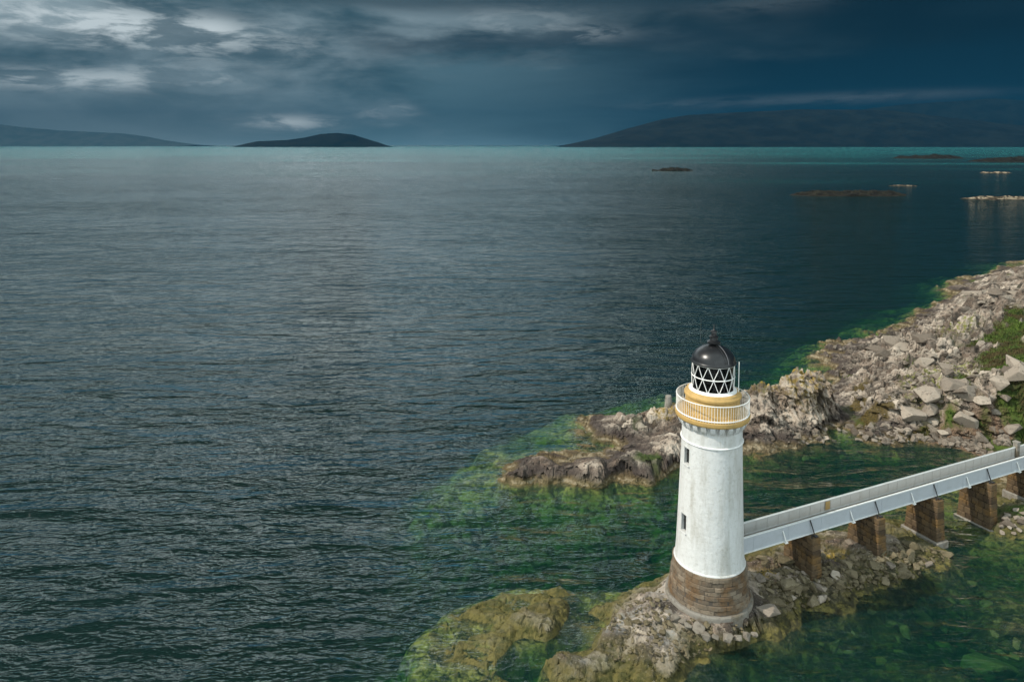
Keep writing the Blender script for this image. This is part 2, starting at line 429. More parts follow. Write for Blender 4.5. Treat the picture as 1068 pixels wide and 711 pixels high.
mb = np.clip((mb + (fbm(X * .4, Y * .4, 4, 19) - .5) * .8 - .25) * 3, 0, 1)
mk = np.clip((mk + (fbm(X * .5, Y * .5, 4, 23) - .5) * 1.0 - .35) * 3, 0, 1)
under = np.clip((-Zb - .3) / 1.2, 0, 1)
rough = (1 - .75 * mb) * (1 - .6 * mg) * (1 - .45 * under) * (1 - .5 * mk)
dLH = np.hypot(X - LH.x, Y - LH.y)
rough *= 1 - .35 * np.exp(-((X - P(620,488,1).x) / 9) ** 2 - ((Y - P(620,488,1).y) / 5) ** 2)
rough *= np.clip((dLH - 3.6) / 1.2, 0, 1) * .9 + .1
hgt = np.clip(Zb / 2.2, .55, 1.2)
low_isl = np.clip((Y - 75) / 12, 0, 1) * .2 + .8
strata = np.abs(((V * .55 + U * .06 + 1.6 * fbm(U * .12, V * .12, 3, 47)) % 1.0) - .5) * 2
det = (b1 * (.95 + .5 * np.clip((Y - 95) / 15, 0, 1)) * np.clip(c1 * 5, .35, 1) + b2 * .52 + b3 * .24 - .45 * np.exp(-(c1 / .07) ** 2) - .22 * np.exp(-(c2 / .09) ** 2) - .08 * np.exp(-(c3 / .12) ** 2)
       + (fbm(X * 1.5, Y * 1.5, 5, 5) - .5) * .45 + (strata - .5) * .35)
det -= det.mean()
gz0 = np.hypot(np.gradient(Zb, gy, axis=0), np.gradient(Zb, gx, axis=1))
det *= 1 - .78 * np.clip((gz0 - .35) / .5, 0, 1)
det *= 1 + .45 * np.clip((Y - 95) / 15, 0, 1)
Z = Zb + .12 + det * rough * hgt * low_isl + (fbm(X * .25, Y * .25, 4, 91) - .5) * (.5 + 1.1 * under)
# channels and hollows in the sea bed
Z += under * ((fbm(X * .55, Y * .55, 4, 61) - .5) * 1.5 + (fbm(X * .17, Y * .17, 3, 67) - .5) * 2.2)
ped = np.clip((4.3 - dLH) / .9, 0, 1)
Z = Z * (1 - ped) + (LH.z - .12) * ped
zs = Z.copy(); stp = 1.15 + .5 * fbm(X * .1, Y * .1, 2, 77); ph = fbm(X * .35, Y * .35, 4, 79) * 2.2
q_ = zs / stp + ph; fl = np.floor(q_); fr_ = q_ - fl
ter_ = (fl + np.clip((fr_ - .35) / .45, 0, 1) ** 1.3 - ph + .15) * stp
tw = np.clip((Z - .4) / .8, 0, 1) * .55 * (1 - mg) * (1 - mb) * (1 - ped) * np.clip((Y - 72) / 8, .25, 1)
Z = Z * (1 - tw) + ter_ * tw
ny, nx = X.shape
def H(x, y):
    i = int(np.clip(np.searchsorted(gx, x) - 1, 0, nx - 2)); j = int(np.clip(np.searchsorted(gy, y) - 1, 0, ny - 2))
    u = (x - gx[i]) / (gx[i + 1] - gx[i]); v = (y - gy[j]) / (gy[j + 1] - gy[j])
    return float((Z[j, i] * (1 - u) + Z[j, i + 1] * u) * (1 - v) + (Z[j + 1, i] * (1 - u) + Z[j + 1, i + 1] * u) * v)
def M(arr, x, y):
    i = int(np.clip(np.searchsorted(gx, x), 0, nx - 1)); j = int(np.clip(np.searchsorted(gy, y), 0, ny - 1))
    return float(arr[j, i])

me = bpy.data.meshes.new('terrain')
# cliff faces: blocks pushed in and out, so that ledges and joints break the face
gz = np.hypot(np.gradient(Zb, gy, axis=0), np.gradient(Zb, gx, axis=1))
steep = np.clip((gz - .45) / .5, 0, 1) * np.clip(Z / .8, 0, 1)
sb1, sc1, _ = blocks(X / 1.9 + Y * .1, Z / 1.0 + .12 * X, 131); sb2, sc2, _ = blocks(X / .8, Z / .5 + .2 * X, 137)
push = (sb1 * 1.0 + sb2 * .55 + (fbm(X * .9, Z * 1.6, 4, 151) - .5) * .9 - .35 * np.exp(-(sc1 / .1) ** 2)) * steep
YD = Y - push
co = np.stack([X, YD, Z], -1).reshape(-1, 3).astype(np.float32)
me.vertices.add(len(co)); me.vertices.foreach_set('co', co.ravel())
idx = np.arange(nx * ny).reshape(ny, nx)
q = np.stack([idx[:-1, :-1], idx[:-1, 1:], idx[1:, 1:], idx[1:, :-1]], -1).reshape(-1, 4)
me.loops.add(q.size); me.loops.foreach_set('vertex_index', q.ravel().astype(np.int32))
me.polygons.add(len(q)); me.polygons.foreach_set('loop_start', np.arange(0, q.size, 4, dtype=np.int32))
me.polygons.foreach_set('use_smooth', np.zeros(len(q), dtype=bool))
me.update(); me.validate()
def addattr(name, arr):
    a = me.attributes.new(name, 'FLOAT', 'POINT'); a.data.foreach_set('value', arr.ravel().astype(np.float32))
addattr('grass', mg); addattr('beach', mb); addattr('kelp', mk)
addattr('block_tone', i1 * .45 + i2 * .35 + i3 * .2)
addattr('lichen', blobmask(X, Y, LICHEN)); addattr('mossy', blobmask(X, Y, GREENROCK))
addattr('pale', blobmask(X, Y, PALE)); addattr('weed_bed', blobmask(X, Y, DARKBED))
addattr('near_islet', np.clip((76 - Y) / 6, 0, 1))

m_ter, nt, bs = newmat('shore_rock')
pos = position(nt); px_, py_, pz_ = sep(nt, pos)
tone = attr(nt, 'block_tone')
n1 = noise(nt, pos, .35, 5, .6); n2 = noise(nt, pos, 1.6, 6, .65); n3 = noise(nt, pos, 6.0, 5, .7)
c = mixc(nt, tone.smooth(.25, .8), (.060, .048, .038), (.500, .425, .345))
c = mixc(nt, n1.smooth(.40, .62) * .6, c, (.185, .130, .095))
c = mixc(nt, n2.smooth(.50, .62) * .85, c, (.040, .031, .025))
c = mixc(nt, n3.smooth(.56, .68) * .65, c, (.47, .425, .36))
pink = (1.0 - attr(nt, 'near_islet'))
c = mixc(nt, n3.smooth(.42, .30) * .5, c, (.045, .038, .032))
c = mixc(nt, attr(nt, 'pale') * n2.smooth(.40, .62) * .85, c, (.36, .35, .33))
# tide zones
zz = pz_ + (n1 - .5) * .7 + (n2 - .5) * .5
darkz = zz.smooth(.25, .6) * zz.smooth(1.9, 1.1) * (1.0 - attr(nt, 'near_islet'))
c = mixc(nt, darkz * n1.smooth(.26, .48) * .88, c, (.045, .034, .030))
lowz = zz.smooth(.95, .25)
gold = mixc(nt, n2.smooth(.35, .65), (.070, .048, .014), (.165, .115, .045))
gold = mixc(nt, attr(nt, 'near_islet') * .7, gold, mixc(nt, n2.smooth(.35, .62), (.042, .054, .008), (.130, .126, .028)))
c = mixc(nt, lowz * .88, c, gold)
isl = attr(nt, 'near_islet') * zz.smooth(1.55, .8)
c = mixc(nt, lowz * n3.smooth(.50, .38) * .55, c, (.020, .020, .007))
c = mixc(nt, isl * n1.smooth(.25, .5) * .70, c, mixc(nt, n2.smooth(.35, .62), (.045, .050, .009), (.140, .118, .032)))
c = mixc(nt, (zz.smooth(.12, .3) * zz.smooth(.55, .35)) * n2.smooth(.42, .60) * pink * .9, c, (.30, .25, .17))
# sea bed
bed = mixc(nt, n1.smooth(.35, .62), (.190, .215, .040), (.400, .360, .100))
bed = mixc(nt, noise(nt, pos, .7, 4, .6).smooth(.48, .60) * .85, bed, (.032, .040, .008))
bed = mixc(nt, n2.smooth(.48, .64) * .75, bed, (.030, .036, .008))
bed = mixc(nt, n3.smooth(.58, .72) * .5, bed, (.30, .30, .12))
bed = mixc(nt, attr(nt, 'weed_bed') * n2.smooth(.70, .46) * .93, bed, (.010, .012, .004))
c = mixc(nt, zz.smooth(.05, -.35), c, bed)
c = mixc(nt, attr(nt, 'weed_bed') * zz.smooth(1.3, .6) * n2.smooth(.62, .42) * .8, c, (.022, .020, .010))
# beach shingle
sh = mixc(nt, n3.smooth(.35, .65), (.085, .052, .033), (.230, .155, .105))
c = mixc(nt, attr(nt, 'beach') * zz.smooth(-.1, .1), c, sh)
# weed, lichen, moss, grass
c = mixc(nt, attr(nt, 'kelp') * .9, c, mixc(nt, n3.smooth(.4, .6), (.035, .026, .005), (.105, .070, .010)))
c = mixc(nt, attr(nt, 'lichen') * n2.smooth(.44, .58) * .85, c, (.34, .235, .045))
c = mixc(nt, attr(nt, 'mossy') * n2.smooth(.46, .60) * .8, c, (.24, .25, .055))
gr = mixc(nt, n1.smooth(.38, .62), (.020, .040, .006), (.075, .115, .014))
gr = mixc(nt, noise(nt, pos, .22, 4, .6).smooth(.48, .62) * .85, gr, (.045, .028, .012))
c = mixc(nt, attr(nt, 'grass'), c, mixc(nt, n3.smooth(.3, .7) * .6, gr, (.030, .040, .010)))
setc(nt, bs, 'Base Color', c)
wet = zz.smooth(.5, .1, 0.0, 1.0)
setc(nt, bs, 'Roughness', wet.lin(0, 1, .85, .55))
bs.inputs['Specular IOR Level'].default_value = .3
nb = noise(nt, scalev(nt, pos, 1, 1, 1.6), 3.2, 8, .7)
nt.links.new(bump(nt, nb, 1.0, .22), bs.inputs['Normal'])
ter = link_mesh('terrain', me, m_ter)
tag(ter, 'rocky headland, ridge and tidal islet with the sea bed around them', None, None, 'structure')

# deep sea floor beyond the surveyed shore
m_floor, nt, bs = newmat('deep_sea_bed'); setc(nt, bs, 'Base Color', (.02, .025, .015))
bm = bmesh.new()
vs = [bm.verts.new(v) for v in ((-30000, -3000, -13), (30000, -3000, -13), (30000, 60000, -13), (-30000, 60000, -13))]
bm.faces.new(vs)
tag(from_bm('sea_floor', bm, m_floor), None, None, None, 'structure')

# ------------------------------------------------------------------ water
m_w = bpy.data.materials.new('sea_water'); m_w.use_nodes = True; nt = m_w.node_tree
nt.nodes.remove(nt.nodes['Principled BSDF']); out = nt.nodes['Material Output']
pos = position(nt); px_, py_, pz_ = sep(nt, pos)
rot = (0, 0, R(-9))
def crest(n_): return 1.0 - ((n_ * 2.0 - 1.0).fn('ABSOLUTE') * 1.8).min(1.0)
w1 = crest(noise(nt, scalev(nt, pos, .055, .17, .1, rot), 1.0, 2, .45, .3))
w2 = crest(noise(nt, scalev(nt, pos, .15, .44, .1, (0, 0, R(6))), 1.0, 3, .5, .4))
w3 = crest(noise(nt, scalev(nt, pos, .55, 1.35, .1, (0, 0, R(-20))), 1.0, 2, .5, .3))
w0 = crest(noise(nt, scalev(nt, pos, .020, .062, .1, (0, 0, R(-5))), 1.0, 2, .5, .5))
w4 = noise(nt, scalev(nt, pos, 2.4, 3.2, .1, (0, 0, R(14))), 1.0, 2, .5)
gust = noise(nt, scalev(nt, pos, .006, .016, .1, rot), 1.0, 4, .55)
hgt_w = w0 * .75 + (w1 * .44 + w2 * .20) * gust.lin(.35, .65, .75, 1.15) + (w3 * .075 + w4 * .042) * gust.lin(.3, .7, .5, 1.3)
bn = nt.nodes.new('ShaderNodeBump'); bn.inputs['Strength'].default_value = 1.0; bn.inputs['Distance'].default_value = 1.0
nt.links.new(hgt_w.s, bn.inputs['Height'])
fr = nt.nodes.new('ShaderNodeFresnel'); fr.inputs['IOR'].default_value = 1.333; nt.links.new(bn.outputs[0], fr.inputs['Normal'])
gl = nt.nodes.new('ShaderNodeBsdfGlossy'); nt.links.new(py_.lin(120, 900, .05, .13).s, gl.inputs['Roughness']); gl.inputs['Color'].default_value = (1, 1, 1, 1)
nt.links.new(bn.outputs[0], gl.inputs['Normal'])
tr = nt.nodes.new('ShaderNodeBsdfTransparent')
df = nt.nodes.new('ShaderNodeBsdfDiffuse')
# sunlight on the far sea, painted as turquoise colour growing with distance
sun_patch = noise(nt, scalev(nt, pos, .0011, .0040, .1), 1.0, 4, .55)
far = (py_ + (sun_patch - .5) * 1500.0)
far_sun = far.smooth(250, 3600) * .56 + (py_.smooth(3500, 14000)) * .75 + sun_patch.smooth(.46, .70) * py_.smooth(500, 1000) * .4
dfc = mixc(nt, far_sun.clamp(), (.010, .055, .046), (.045, .36, .345))
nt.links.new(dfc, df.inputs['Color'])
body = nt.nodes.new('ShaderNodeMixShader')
nt.links.new(far_sun.clamp().lin(0, 1, .10, .75).s, body.inputs[0])
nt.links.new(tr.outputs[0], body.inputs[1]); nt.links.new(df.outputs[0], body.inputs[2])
up = nt.nodes.new('ShaderNodeBsdfDiffuse'); up.inputs['Color'].default_value = (.0005, .0062, .0054, 1)     # light scattered back by the water itself
ad = nt.nodes.new('ShaderNodeAddShader'); nt.links.new(body.outputs[0], ad.inputs[0]); nt.links.new(up.outputs[0], ad.inputs[1])
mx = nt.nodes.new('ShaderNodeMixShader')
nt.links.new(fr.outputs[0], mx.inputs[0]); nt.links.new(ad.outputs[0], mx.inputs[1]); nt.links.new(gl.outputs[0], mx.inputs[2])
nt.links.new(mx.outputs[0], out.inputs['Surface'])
va = nt.nodes.new('ShaderNodeVolumeAbsorption'); va.inputs['Color'].default_value = (.26, .66, .36, 1); va.inputs['Density'].default_value = .44
nt.links.new(va.outputs[0], out.inputs['Volume'])
bm = bmesh.new()
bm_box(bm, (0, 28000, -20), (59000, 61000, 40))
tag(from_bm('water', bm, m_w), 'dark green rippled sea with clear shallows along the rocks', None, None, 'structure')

# ------------------------------------------------------------------ far hills and island
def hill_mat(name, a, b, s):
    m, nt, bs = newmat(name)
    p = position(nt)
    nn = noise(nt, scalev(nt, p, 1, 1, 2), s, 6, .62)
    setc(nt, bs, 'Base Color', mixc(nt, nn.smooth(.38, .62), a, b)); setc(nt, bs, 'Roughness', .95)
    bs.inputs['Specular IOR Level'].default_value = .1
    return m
m_hill = hill_mat('heather_moor', (.004, .006, .007), (.010, .013, .012), .0028)  # moor colour darkened to stand for cloud shadow on the hills
m_hillp = hill_mat('hazed_moor', (.050, .085, .105), (.070, .105, .120), .0028)  # haze and brighter light on the left hills painted into the colour
def ridge(name, ridge_px, dist, front, backd, mat, seed, rugged=.12, label=None):
    xs = np.linspace(ridge_px[0][0], ridge_px[-1][0], 220)
    ys = np.interp(xs, [p[0] for p in ridge_px], [p[1] for p in ridge_px])
    rows = np.concatenate([np.linspace(-1, 0, 26), np.linspace(0, 1, 10)[1:]])
    verts = []
    for r_ in rows:
        for px, py in zip(xs, ys):
            top = D(px, py, dist)
            k = (1 - abs(r_)) ** .8
            yy = dist + (front if r_ < 0 else backd) * r_
            xx = top.x * (1 + .25 * (yy / dist - 1))
            hN = float(fbm(np.array([xx / dist * 18 + seed]), np.array([yy / dist * 18]), 5, seed)[0]) - .5
            zz_ = max(top.z, 0) * k * (1 + rugged * 6 * hN * abs(r_) * 1.2) + top.z * rugged * .35 * hN * (1 - abs(r_))
            if abs(r_) > .98: zz_ = -8
            verts.append((xx, yy, zz_))
    nxr = len(xs); me = bpy.data.meshes.new(name)
    faces = [(j * nxr + i, j * nxr + i + 1, (j + 1) * nxr + i + 1, (j + 1) * nxr + i) for j in range(len(rows) - 1) for i in range(nxr - 1)]
    me.from_pydata(verts, [], faces); me.update()
    return tag(link_mesh(name, me, mat), label, None, None, 'structure')
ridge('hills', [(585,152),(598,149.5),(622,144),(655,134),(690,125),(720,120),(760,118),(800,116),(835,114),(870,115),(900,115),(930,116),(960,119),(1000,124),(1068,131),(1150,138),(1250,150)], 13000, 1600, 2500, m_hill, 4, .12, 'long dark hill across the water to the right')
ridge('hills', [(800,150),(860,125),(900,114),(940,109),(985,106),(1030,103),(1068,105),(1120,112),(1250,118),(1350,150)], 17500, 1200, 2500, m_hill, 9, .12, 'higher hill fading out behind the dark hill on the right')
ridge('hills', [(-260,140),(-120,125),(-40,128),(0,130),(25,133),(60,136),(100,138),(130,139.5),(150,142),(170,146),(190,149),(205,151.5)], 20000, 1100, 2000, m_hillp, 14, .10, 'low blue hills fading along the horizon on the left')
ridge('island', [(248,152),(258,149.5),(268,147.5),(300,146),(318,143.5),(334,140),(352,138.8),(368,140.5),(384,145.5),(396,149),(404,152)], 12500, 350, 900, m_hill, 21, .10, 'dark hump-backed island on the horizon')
m_hz = bpy.data.materials.new('storm_air'); m_hz.use_nodes = True; nt = m_hz.node_tree
nt.nodes.remove(nt.nodes['Principled BSDF'])
pv = nt.nodes.new('ShaderNodeVolumePrincipled'); pv.inputs['Color'].default_value = (.010, .078, .150, 1); pv.inputs['Density'].default_value = 4.5e-5
nt.links.new(pv.outputs[0], nt.nodes['Material Output'].inputs['Volume'])
bm = bmesh.new(); bm_box(bm, (0, 12200, 580), (56000, 25000, 1260))
tag(from_bm('haze', bm, m_hz), 'rainy blue air over the sea', 'haze', None, 'stuff')

# ------------------------------------------------------------------ rocks: materials, shapes
def rock_mat(name, a, b, spots, stain):
    m, nt, bs = newmat(name)
    p = position(nt); o_ = objrand(nt); ii = island(nt)
    n2 = noise(nt, p, 1.8, 5, .65); n3 = noise(nt, p, 7, 5, .7)
    c = mixc(nt, (o_ * .5 + ii * .5 + (n2 - .5) * .6).clamp(), a, b)
    c = mixc(nt, n2.smooth(.52, .66) * .6, c, stain)
    c = mixc(nt, n3.smooth(.56, .7) * .5, c, spots)
    setc(nt, bs, 'Base Color', c); setc(nt, bs, 'Roughness', .88); bs.inputs['Specular IOR Level'].default_value = .25
    nt.links.new(bump(nt, n3 + n2, .6, .06), bs.inputs['Normal'])
    return m
m_boul = rock_mat('pale_boulder', (.085, .066, .050), (.370, .315, .255), (.40, .38, .345), (.060, .048, .038))
m_boulw = rock_mat('weedy_boulder', (.060, .048, .024), (.200, .165, .105), (.33, .30, .23), (.030, .026, .010))
m_bouls = rock_mat('sunken_boulder', (.050, .056, .017), (.160, .165, .070), (.20, .20, .10), (.018, .020, .007))
def hull(seed, npts=13, flat=.75, lumps=.30):
    r_ = random.Random(seed); bm = bmesh.new()
    for _ in range(npts):
        v = Vector((r_.gauss(0, 1), r_.gauss(0, 1), r_.gauss(0, 1))).normalized()
        k = 1 + r_.uniform(-lumps, lumps)
        bm.verts.new((v.x * k * .55, v.y * k * .5, v.z * k * .5 * flat))
    bmesh.ops.convex_hull(bm, input=bm.verts)
    bmesh.ops.delete(bm, geom=[v for v in bm.verts if not v.link_faces], context='VERTS')
    bmesh.ops.bevel(bm, geom=list(bm.edges), offset=.02, segments=1, affect='EDGES')
    bmesh.ops.recalc_face_normals(bm, faces=bm.faces)
    return bm
def hull_mesh(seed, mat, **k):
    bm = hull(seed, **k); me = bpy.data.meshes.new('boulder'); bm.to_mesh(me); bm.free(); me.materials.append(mat)
    return me
B_land = [hull_mesh(s, m_boul) for s in range(8)]
B_weed = [hull_mesh(s + 20, m_boulw) for s in range(6)]
B_sunk = [hull_mesh(s + 40, m_bouls, flat=.5, lumps=.15) for s in range(5)]
def boulder(meshes, px, py, size, label, group, sink=.25, h0=None):
    h = 0.5
    for _ in range(12):
        p = P(px, py, h); h = h * .4 + H(p.x, p.y) * .6
    p = P(px, py, h)
    o = bpy.data.objects.new('boulder', rng.choice(meshes)); COL.objects.link(o)
    zt = H(p.x, p.y)
    s = size * rng.uniform(.8, 1.2)
    sx, sy, sz = s * rng.uniform(.9, 1.35), s * rng.uniform(.8, 1.1), s * rng.uniform(.75, 1.15)
    o.location = (p.x, p.y, zt + sz * (.35 - sink)); o.scale = (sx, sy, sz)
    o.rotation_euler = (rng.uniform(-.3, .3), rng.uniform(-.3, .3), rng.uniform(0, 6.28))
    return tag(o, label, 'boulder', group)
def inpoly(x, y, poly):
    c = False; j = len(poly) - 1
    for i in range(len(poly)):
        if (poly[i][1] > y) != (poly[j][1] > y) and x < (poly[j][0] - poly[i][0]) * (y - poly[i][1]) / (poly[j][1] - poly[i][1]) + poly[i][0]: c = not c
        j = i
    return c
def scatter_px(poly, n, mind):
    xs = [p[0] for p in poly]; ys = [p[1] for p in poly]; out = []; tries = 0
    while len(out) < n and tries < 20000:
        tries += 1
        x, y = rng.uniform(min(xs), max(xs)), rng.uniform(min(ys), max(ys))
        if inpoly(x, y, poly) and all((x - a) ** 2 + ((y - b) * 1.6) ** 2 > mind ** 2 for a, b in out): out.append((x, y))
    return out
HEAD = [(905,372),(950,348),(985,325),(1020,300),(1062,285),(1066,318),(1040,345),(1010,372),(1012,400),(1030,425),(1064,425),(1064,448),(1000,450),(960,440),(930,425),(920,400)]
for x, y in scatter_px(HEAD, 90, 9):
    boulder(B_land, x, y, rng.choice((1.0, 1.5, 2.2, 3.2)), 'angular pale grey boulder among many strewn down the headland slope', 'boulders on the headland slope')
LAG = [(830,452),(900,444),(960,448),(975,450),(970,458),(950,461),(900,461),(850,464)]
for x, y in scatter_px(LAG, 36, 6):
    boulder(B_land + B_weed[:2], x, y, rng.choice((.6, .8, 1.1)), 'tan grey boulder lying along the edge of the lagoon', 'boulders along the lagoon shore')
PIER = [(790,580),(850,585),(925,568),(955,568),(1000,578),(985,592),(940,605),(900,612),(850,630),(800,640),(790,610)]
for x, y in scatter_px(PIER, 60, 9):
    boulder(B_weed + B_land[:1], x, y, rng.choice((.5, .7, .9, 1.2)), 'stained boulder heaped among others at the foot of the bridge piers', 'boulders round the bridge piers')
PIER5 = [(1042,540),(1068,528),(1068,556),(1045,555)]
for x, y in scatter_px(PIER5, 14, 7):
    boulder(B_land, x, y, rng.choice((.5, .7, .9)), 'pale boulder in the small heap under the shoreward end of the bridge', 'boulders under the shoreward bridge end')
SUNK = [(850,650),(930,620),(1000,600),(1060,610),(1064,700),(960,700),(860,690)]
for x, y in scatter_px(SUNK, 34, 16):
    boulder(B_sunk, x, y, rng.choice((.6, .8, 1.1, 1.4)), 'pale green boulder lying under the clear shallow water', 'sunken boulders in the shallows', .3)
SUNK2 = [(830,470),(900,466),(930,474),(860,490),(800,494)]
for x, y in scatter_px(SUNK2, 14, 9):
    boulder(B_sunk, x, y, rng.choice((.7, .9, 1.2)), 'pale flat stone lying submerged near the lagoon shore', 'submerged stones in the lagoon', .3)
boulder(B_land, 801, 642, 1.75, 'big squarish pale block beside the right foot of the lighthouse', None, .1)
boulder(B_sunk, 1030, 704, 4.2, 'largest sunken boulder, pale green, in the bottom right corner', None, .35)
boulder(B_sunk, 960, 645, 2.6, 'broad flat pale green boulder alone in the dark shallows', None, .35)

# rubble: nobody could count it
def rubble(name, polys, n, smin, smax, mat, seed, maskf=None, label=None):
    r_ = np.random.default_rng(seed); V, Fc = [], []; off = 0
    shapes = []
    for s in range(6):
        bm = bmesh.new(); rr = random.Random(seed + s)
        for _ in range(11):
            v = Vector((rr.gauss(0, 1), rr.gauss(0, 1), rr.gauss(0, 1))).normalized() * rr.uniform(.4, .6)
            bm.verts.new((v.x * 1.2, v.y, v.z * .8))
        bmesh.ops.convex_hull(bm, input=bm.verts)
        lone = [v for v in bm.verts if not v.link_faces]
        bmesh.ops.delete(bm, geom=lone, context='VERTS'); bm.verts.index_update()
        shapes.append((np.array([v.co for v in bm.verts]), [tuple(v.index for v in f.verts) for f in bm.faces])); bm.free()
    for poly, k in polys:
        cnt = 0; tries = 0
        xs = [p[0] for p in poly]; ys = [p[1] for p in poly]
        while cnt < int(n * k) and tries < n * 20:
            tries += 1
            px, py = r_.uniform(min(xs), max(xs)), r_.uniform(min(ys), max(ys))
            if not inpoly(px, py, poly): continue
            h = 1.0
            for _ in range(5):
                p = P(px, py, h); h = h * .4 + H(p.x, p.y) * .6
            p = P(px, py, h); h = H(p.x, p.y)
            if maskf and not maskf(p.x, p.y, h): continue
            sv_, sf = shapes[r_.integers(0, 6)]
            s = smin * (smax / smin) ** (r_.random() ** 1.7)
            a = r_.uniform(0, 6.28); ca_, sa_ = math.cos(a), math.sin(a)
            vv = sv_ * s
            tz = r_.uniform(-.5, .5)
            vv = np.stack([vv[:, 0] * ca_ - vv[:, 1] * sa_, vv[:, 0] * sa_ + vv[:, 1] * ca_, vv[:, 2] + vv[:, 0] * tz], -1) + np.array([p.x, p.y, h + s * .12])
            V.append(vv); Fc += [tuple(i + off for i in f) for f in sf]; off += len(vv); cnt += 1
    me = bpy.data.meshes.new(name); me.from_pydata(np.concatenate(V).tolist(), [], Fc); me.update()
    return tag(link_mesh(name, me, mat), label, 'rubble', None, 'stuff')
HEAD2 = [(870,365),(900,358),(950,340),(985,308),(1020,292),(1068,278),(1068,330),(1030,345),(1005,375),(1020,405),(1064,428),(1068,448),(1000,455),(930,440),(890,420),(880,395)]
notgrass = lambda x, y, h: M(mg, x, y) < .5 and h > .1
rubble('rubble', [(HEAD2, .6), ([(820,455),(900,443),(1000,449),(1068,440),(1068,460),(1010,466),(900,463),(840,467)], .18), ([(985,449),(1068,446),(1068,454),(1000,454)], .12)], 1500, .22, 1.2, m_boul, 3, notgrass, 'loose broken stones between the boulders on the headland')
rubble('rubble', [(PIER, .7), ([(625,650),(690,600),(700,640),(790,650),(720,690),(640,690)], .3)], 900, .15, .6, m_boulw, 5, lambda x, y, h: h > .1 and math.hypot(x - LH.x, y - LH.y) > 3.6, 'small stained stones round the lighthouse and bridge piers')

# grass tufts
m_tuft, nt, bs = newmat('rough_grass')
p = position(nt); ii = island(nt)
gcol = mixc(nt, ii, (.024, .052, .007), (.110, .175, .020))
gcol = mixc(nt, noise(nt, p, .22, 4, .6).smooth(.42, .58) * .9, gcol, (.075, .048, .018))
setc(nt, bs, 'Base Color', gcol); setc(nt, bs, 'Roughness', .9)
V, Fc = [], []; cnt = 0; tries = 0
gp = [(900,300),(1110,280),(1110,450),(960,440)]
while cnt < 9000 and tries < 200000:
    tries += 1
    x, y = rng.uniform(48, 105), rng.uniform(84, 215)
    if M(mg, x, y) < rng.uniform(.3, 1): continue
    if abs(x / y) > .86: continue
    h = H(x, y); s = rng.uniform(.22, .55); cnt += 1
    for k in range(5):
        a = rng.uniform(0, 6.28); b = rng.uniform(.1, .5) * s
        ox, oy = rng.uniform(-.3, .3) * s, rng.uniform(-.3, .3) * s
        i0 = len(V); wd = .16 * s
        V += [(x + ox - wd * math.sin(a), y + oy + wd * math.cos(a), h - .05), (x + ox + wd * math.sin(a), y + oy - wd * math.cos(a), h - .05), (x + ox + b * math.cos(a), y + oy + b * math.sin(a), h + s * rng.uniform(.5, 1))]
        Fc.append((i0, i0 + 1, i0 + 2))
me = bpy.data.meshes.new('grass'); me.from_pydata(V, [], Fc); me.update()
tag(link_mesh('grass', me, m_tuft), 'rough green and brown grass on the headland', 'grass', None, 'stuff')

# ------------------------------------------------------------------ skerries
def skerry_mat(name, a, b, sc_, lo, hi_):
    m, nt, bs = newmat(name); p = position(nt)
    n1 = noise(nt, scalev(nt, p, 1, .6, 1), sc_, 6, .7)
    c = mixc(nt, n1.smooth(lo, hi_), a, b)
    z_ = sep(nt, p)[2]
    c = mixc(nt, z_.smooth(.9, .2) * .8, c, (.012, .009, .006))
    setc(nt, bs, 'Base Color', c); setc(nt, bs, 'Roughness', .9); bs.inputs['Specular IOR Level'].default_value = .2
    return m
m_sker = skerry_mat('weedy_skerry', (.006, .006, .005), (.017, .016, .010), .25, .42, .66)
m_skerp = skerry_mat('pale_skerry', (.030, .022, .013), (.34, .28, .20), .35, .46, .58)
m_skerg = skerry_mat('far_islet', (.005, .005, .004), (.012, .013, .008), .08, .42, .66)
def skerry(px0, px1, py, hmax, deep, mat, seed, label, group=None):
    a, b = P(px0, py), P(px1, py); L = (b - a).length; Wd = deep
    nx_, ny_ = 120, 40
    u = np.linspace(-1, 1, nx_); v = np.linspace(-1, 1, ny_); Ug, Vg = np.meshgrid(u, v)
    xx = Ug * L / 2; yy = Vg * Wd / 2
    edge = 1 - (np.abs(Ug) ** 2.4 + np.abs(Vg) ** 2.0) + (fbm(Ug * 3 + seed, Vg * 2, 4, seed) - .5) * 1.2
    bl, cr, _ = blocks(xx / (L * .05), yy / (Wd * .16), seed)
    zz_ = np.clip(edge, -1, 1) * hmax * (.45 + 1.1 * fbm(Ug * 4 + 9, Vg * 3, 4, seed + 3)) + bl * hmax * .35 * np.clip(edge * 3, 0, 1)
    zz_ = np.where(edge > -.6, zz_, -1.5)
    zz_[0] = zz_[-1] = -2; zz_[:, 0] = zz_[:, -1] = -2
    verts = np.stack([xx, yy, zz_], -1).reshape(-1, 3)
    me = bpy.data.meshes.new('skerry'); id_ = np.arange(nx_ * ny_).reshape(ny_, nx_)
    me.from_pydata(verts.tolist(), [], np.stack([id_[:-1, :-1], id_[:-1, 1:], id_[1:, 1:], id_[1:, :-1]], -1).reshape(-1, 4).tolist()); me.update()
    return tag(link_mesh('skerry', me, mat, None, (a + b) / 2), label, 'skerry', group)
skerry(822, 946, 203.5, 3.0, 26, m_sker, 3, 'long low brown skerry, nearest of the islets in open water')
skerry(680, 722, 178.2, 4.0, 30, m_sker, 5, 'small dark skerry lying alone in open water')
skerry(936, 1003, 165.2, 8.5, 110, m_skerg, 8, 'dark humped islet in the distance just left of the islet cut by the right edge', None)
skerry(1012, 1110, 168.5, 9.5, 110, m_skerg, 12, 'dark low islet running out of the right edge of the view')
skerry(1004, 1100, 207.5, 1.6, 20, m_skerp, 15, 'pale sunlit skerry nearest the right edge of the view')
